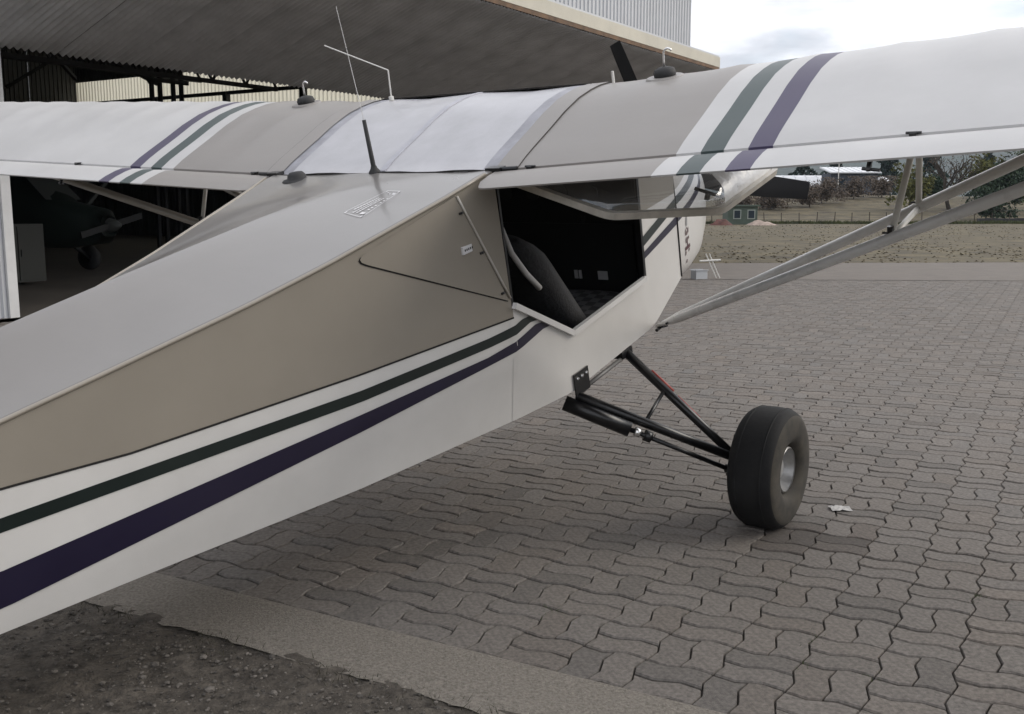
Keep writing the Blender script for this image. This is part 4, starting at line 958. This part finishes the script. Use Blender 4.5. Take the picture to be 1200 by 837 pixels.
# shed, lean-to, greenhouse, hut
def zt(x, y): return terrain_z(x, y)
m_wr = mat('white_roof_sheet', (.62, .63, .65), .4, var=.08, vscale=.7); m_bl = mat('blue_grey_boards', (.055, .065, .085), .8, var=.3, vscale=1.5)
sx, sy = 33.4, 100.; sh = empty('garden_shed', 'long blue-grey shed with a bright white mono-pitch roof on the bank', 'shed', (sx, sy, zt(sx, sy) - .1), 0)
mb = MB(); mb.box((-2.3, 0, 0), (2.3, 3, 2.15)); mb.build('wall', m_bl, sh)
for k in range(12): mb = MB(); mb.box((-2.29 + k * .382, -.03, 0), (-2.29 + k * .382 + .355, -.003, 2.1)); mb.build('board', m_bl, sh)
for x in (-1.2, .2, 1.3): mb = MB(); mb.box((x - .3, -.05, .9), (x + .3, -.033, 1.6)); w_ = mb.build('window', mat('dark_pane', (.02, .03, .04), .15), sh)
mb = MB(); V = [(-2.5, -.4, 2.15), (2.5, -.4, 2.15), (2.5, 3.2, 2.75), (-2.5, 3.2, 2.75)]; mb.add(V + [(x, y, z + .1) for x, y, z in V], [(0, 3, 2, 1), (4, 5, 6, 7), (0, 1, 5, 4), (1, 2, 6, 5), (2, 3, 7, 6), (3, 0, 4, 7)]); rf = mb.build('roof', m_wr, sh)
for k in range(9):
    mb = MB(); mb.bar((-2.4 + .6 * k, -.4, 2.27), (-2.4 + .6 * k, 3.2, 2.87), .03, .04); mb.build('roof_rib', m_wr, rf)
lx, ly = 37.3, 104.; lt = empty('lean_to', 'small white-roofed lean-to right of the blue-grey shed', 'shed', (lx, ly, zt(lx, ly) - .1))
mb = MB(); mb.box((-1.0, 0, 0), (1.0, 2, 1.5)); mb.build('wall', m_bl, lt)
mb = MB(); mb.bar((0, -.3, 1.5), (0, 2.2, 2.0), 2.3, .1); mb.build('roof', m_wr, lt)
gx, gy = 29.6, 108.; gh_ = empty('greenhouse', 'white plastic tunnel greenhouse left of the blue-grey shed', 'greenhouse', (gx, gy, zt(gx, gy) - .1))
V = []; F = []
for i in range(9):
    for k in range(13):
        t = math.pi * k / 12; V.append((-4.6 + 9.2 * i / 8, -1.9 * math.cos(t), .35 + 1.75 * math.sin(t)))
for i in range(8):
    for k in range(12): q = i*13+k; F.append((q, q+1, q+14, q+13))
F.append(tuple(range(13))); F.append(tuple(8*13 + k for k in range(13)))
obj('cover', V, F, mat('white_plastic_film', (.55, .56, .58), .4, var=.15, vscale=1.2, bump=.02, bscale=2), gh_, None, True, 40)
for i in range(9):
    mb = MB(); mb.tube([(-4.6 + 9.2 * i / 8, -1.93 * math.cos(math.pi * k / 12), .35 + 1.78 * math.sin(math.pi * k / 12)) for k in range(13)], .03, 5); mb.build('hoop', m_wr, gh_)
mb = MB(); mb.box((-4.62, -1.92, 0), (4.62, -1.86, .5)); mb.build('skirt', m_bl, gh_)
hx, hy = 14.75, 65.2; hu_ = empty('green_hut', 'small green wooden hut with pale window frames at the end of the field', 'hut', (hx, hy, zt(hx, hy)))
m_hg = mat('green_boards', (.075, .10, .078), .8, var=.25, vscale=3)
mb = MB(); mb.box((-.95, 0, 0), (.95, 1.6, 1.15)); mb.build('wall', m_hg, hu_)
mb = MB(); mb.box((-1.1, -.15, 1.15), (1.1, 1.75, 1.24)); mb.build('roof', m_hg, hu_)
for x in (-.35, .55):
    mb = MB(); mb.box((x - .25, -.04, .35), (x + .25, -.003, .95)); w_ = mb.build('window', mat('pale_frame', (.3, .33, .3), .6), hu_)
    mb = MB(); mb.box((x - .19, -.05, .41), (x + .19, -.041, .89)); mb.build('pane', mat('dark_pane', (.02, .03, .04), .15), w_)
def heap(name, label, x, y, w, h, m, cat, seed):
    V = []; F = []; n = 12
    for i in range(n + 1):
        for k in range(n + 1):
            u, v = -1 + 2 * i / n, -1 + 2 * k / n; r = min(1, math.hypot(u, v)); hh = h * max(0, 1 - r ** 2) * (.7 + .6 * noise.noise(Vector((u * 2.2, v * 2.2, seed)))); V.append((x + u * w, y + v * w * .5, zt(x, y) + hh - .02))
    for i in range(n):
        for k in range(n): q = i * (n+1) + k; F.append((q, q+n+1, q+n+2, q+1))
    return tag(obj(name, V, F, m, None, None, False), label, cat)
heap('rubbish_heap', 'pale pinkish heap of rubble in front of the green hut', 15.6, 63.6, 1.0, .42, mat('pale_rubble', (.34, .27, .23), .9, var=.4, vscale=3), 'heap', 1.)
heap('tarpaulin', 'dark red crumpled tarpaulin left of the green hut', 13.0, 63.4, .8, .5, mat('dark_red_tarp', (.09, .035, .028), .8, var=.4, vscale=3), 'tarpaulin', 5.)
# wire fence at the end of the field
fe_ = empty('wire_fence', 'low post and wire fence along the far edge of the field', 'fence', (0, 67, zt(20, 67)))
pm = None
for k in range(26):
    x = 12 + k * 1.15
    if pm is None: mb = MB(); mb.bar((0, 0, 0), (0, 0, .75), .045, .045); o = mb.build('post', m_bark, fe_); pm = o.data
    else: o = bpy.data.objects.new('post', pm); COL.objects.link(o); o.parent = fe_
    o.location = (x, random.gauss(0, .03), random.gauss(0, .03)); o.rotation_euler = (random.gauss(0, .03), random.gauss(0, .04), 0)
for z in (.3, .6, .88): mb = MB(); mb.tube([(12, 0, z), (26, 0, z - .03), (41, 0, z)], .007, 4); mb.build('wire', m_steel, fe_)
pts = []
for k in range(9000):
    x = random.uniform(11, 44); y = 66.4 + abs(random.gauss(0, .5)); pts.append((x, y, zt(x, y)))
blades('fence_grass', mat('green_grass', (.055, .065, .02), .9, var=.4, vscale=1), pts, .22, .03, 'greener strip of grass along the wire fence')
lwp = empty('low_wall', 'low dark wall along the field below the right-hand trees', 'wall', (36, 67.6, zt(36, 67.6)))
for k in range(24): mb = MB(); mb.box((-5.0 + k * .62, 0, 0), (-5.0 + k * .62 + .6, .3, .34 + .03 * random.random())); mb.build('stone', mat('dark_stone', (.035, .034, .036), .9, var=.4, vscale=2), lwp)
tp_ = empty('utility_pole', 'thin pale pole standing beside the white-roofed shed', 'pole', (29.3, 92, zt(29.3, 92)))
mb = MB(); mb.tube([(0, 0, 0), (0, 0, 3.6)], [.05, .035], 8); mb.build('shaft', m_wtube, tp_); mb = MB(); mb.bar((-.35, 0, 3.35), (.35, 0, 3.35), .05, .05); mb.build('cross_arm', m_wtube, tp_)
# small things on the apron beyond the nose
te = empty('trestle', 'small white folding trestle standing beyond the nose of the aircraft', 'trestle', (3.72, 19.0, .006), R(12))
for dx in (-.02, .05): mb = MB(); mb.tube([(-.07 + dx, 0, .46), (.16 + dx, .02, 0)], .012, 6); mb.build('leg', m_wtube, te)
mb = MB(); mb.tube([(-.22, -.02, .33), (.2, -.02, .345)], .016, 6); mb.build('crossbar', m_wtube, te)
bx = empty('plastic_crate', 'small pale grey plastic crate on the ground beside the trestle', 'crate', (3.50, 18.9, .006), R(20))
mb = MB(); m_cr = mat('pale_plastic', (.42, .43, .44), .5)
mb.box((-.12, -.1, 0), (.12, .1, .02)); mb.box((-.12, -.1, .02), (-.105, .1, .16)); mb.box((.105, -.1, .02), (.12, .1, .16)); mb.box((-.105, -.1, .02), (.105, -.085, .16)); mb.box((-.105, .085, .02), (.105, .1, .16)); mb.build('tub', m_cr, bx)
mb = MB(); mb.box((-.135, -.115, .16), (.135, -.085, .175)); mb.box((-.135, .085, .16), (.135, .115, .175)); mb.build('rim', m_cr, bx)
V = []; F = []
for i in range(7):
    for k in range(5): V.append((1.56 + (i - 3) * .016 + .006 * noise.noise(Vector((i, k, 1))), 4.63 + (k - 2) * .018 + .006 * noise.noise(Vector((i, k, 4))), .004 + .016 * abs(noise.noise(Vector((i * .8, k * .8, 7))))))
for i in range(6):
    for k in range(4): q = i*5+k; F.append((q, q+5, q+6, q+1))
tag(obj('paper_scrap', V, F, mat('pale_paper', (.38, .37, .36), .8), None, None, False), 'crumpled pale scrap of paper on the pavers right of the wheel', 'paper')

hz = obj('haze', [(x, y, z) for z in (-2, 260) for x, y in ((-2500, -2500), (2500, -2500), (2500, 2500), (-2500, 2500))], [(0, 3, 2, 1), (4, 5, 6, 7), (0, 1, 5, 4), (1, 2, 6, 5), (2, 3, 7, 6), (3, 0, 4, 7)], []); hz['kind'] = 'stuff'
mh = bpy.data.materials.new('haze_air'); mh.use_nodes = True; th_ = mh.node_tree; th_.nodes.clear(); oh = th_.nodes.new('ShaderNodeOutputMaterial'); pv = th_.nodes.new('ShaderNodeVolumePrincipled')
pv.inputs['Density'].default_value = 0.0002; pv.inputs['Color'].default_value = (.66, .76, .9, 1); pv.inputs['Anisotropy'].default_value = .2; th_.links.new(pv.outputs[0], oh.inputs['Volume']); hz.data.materials.append(mh)
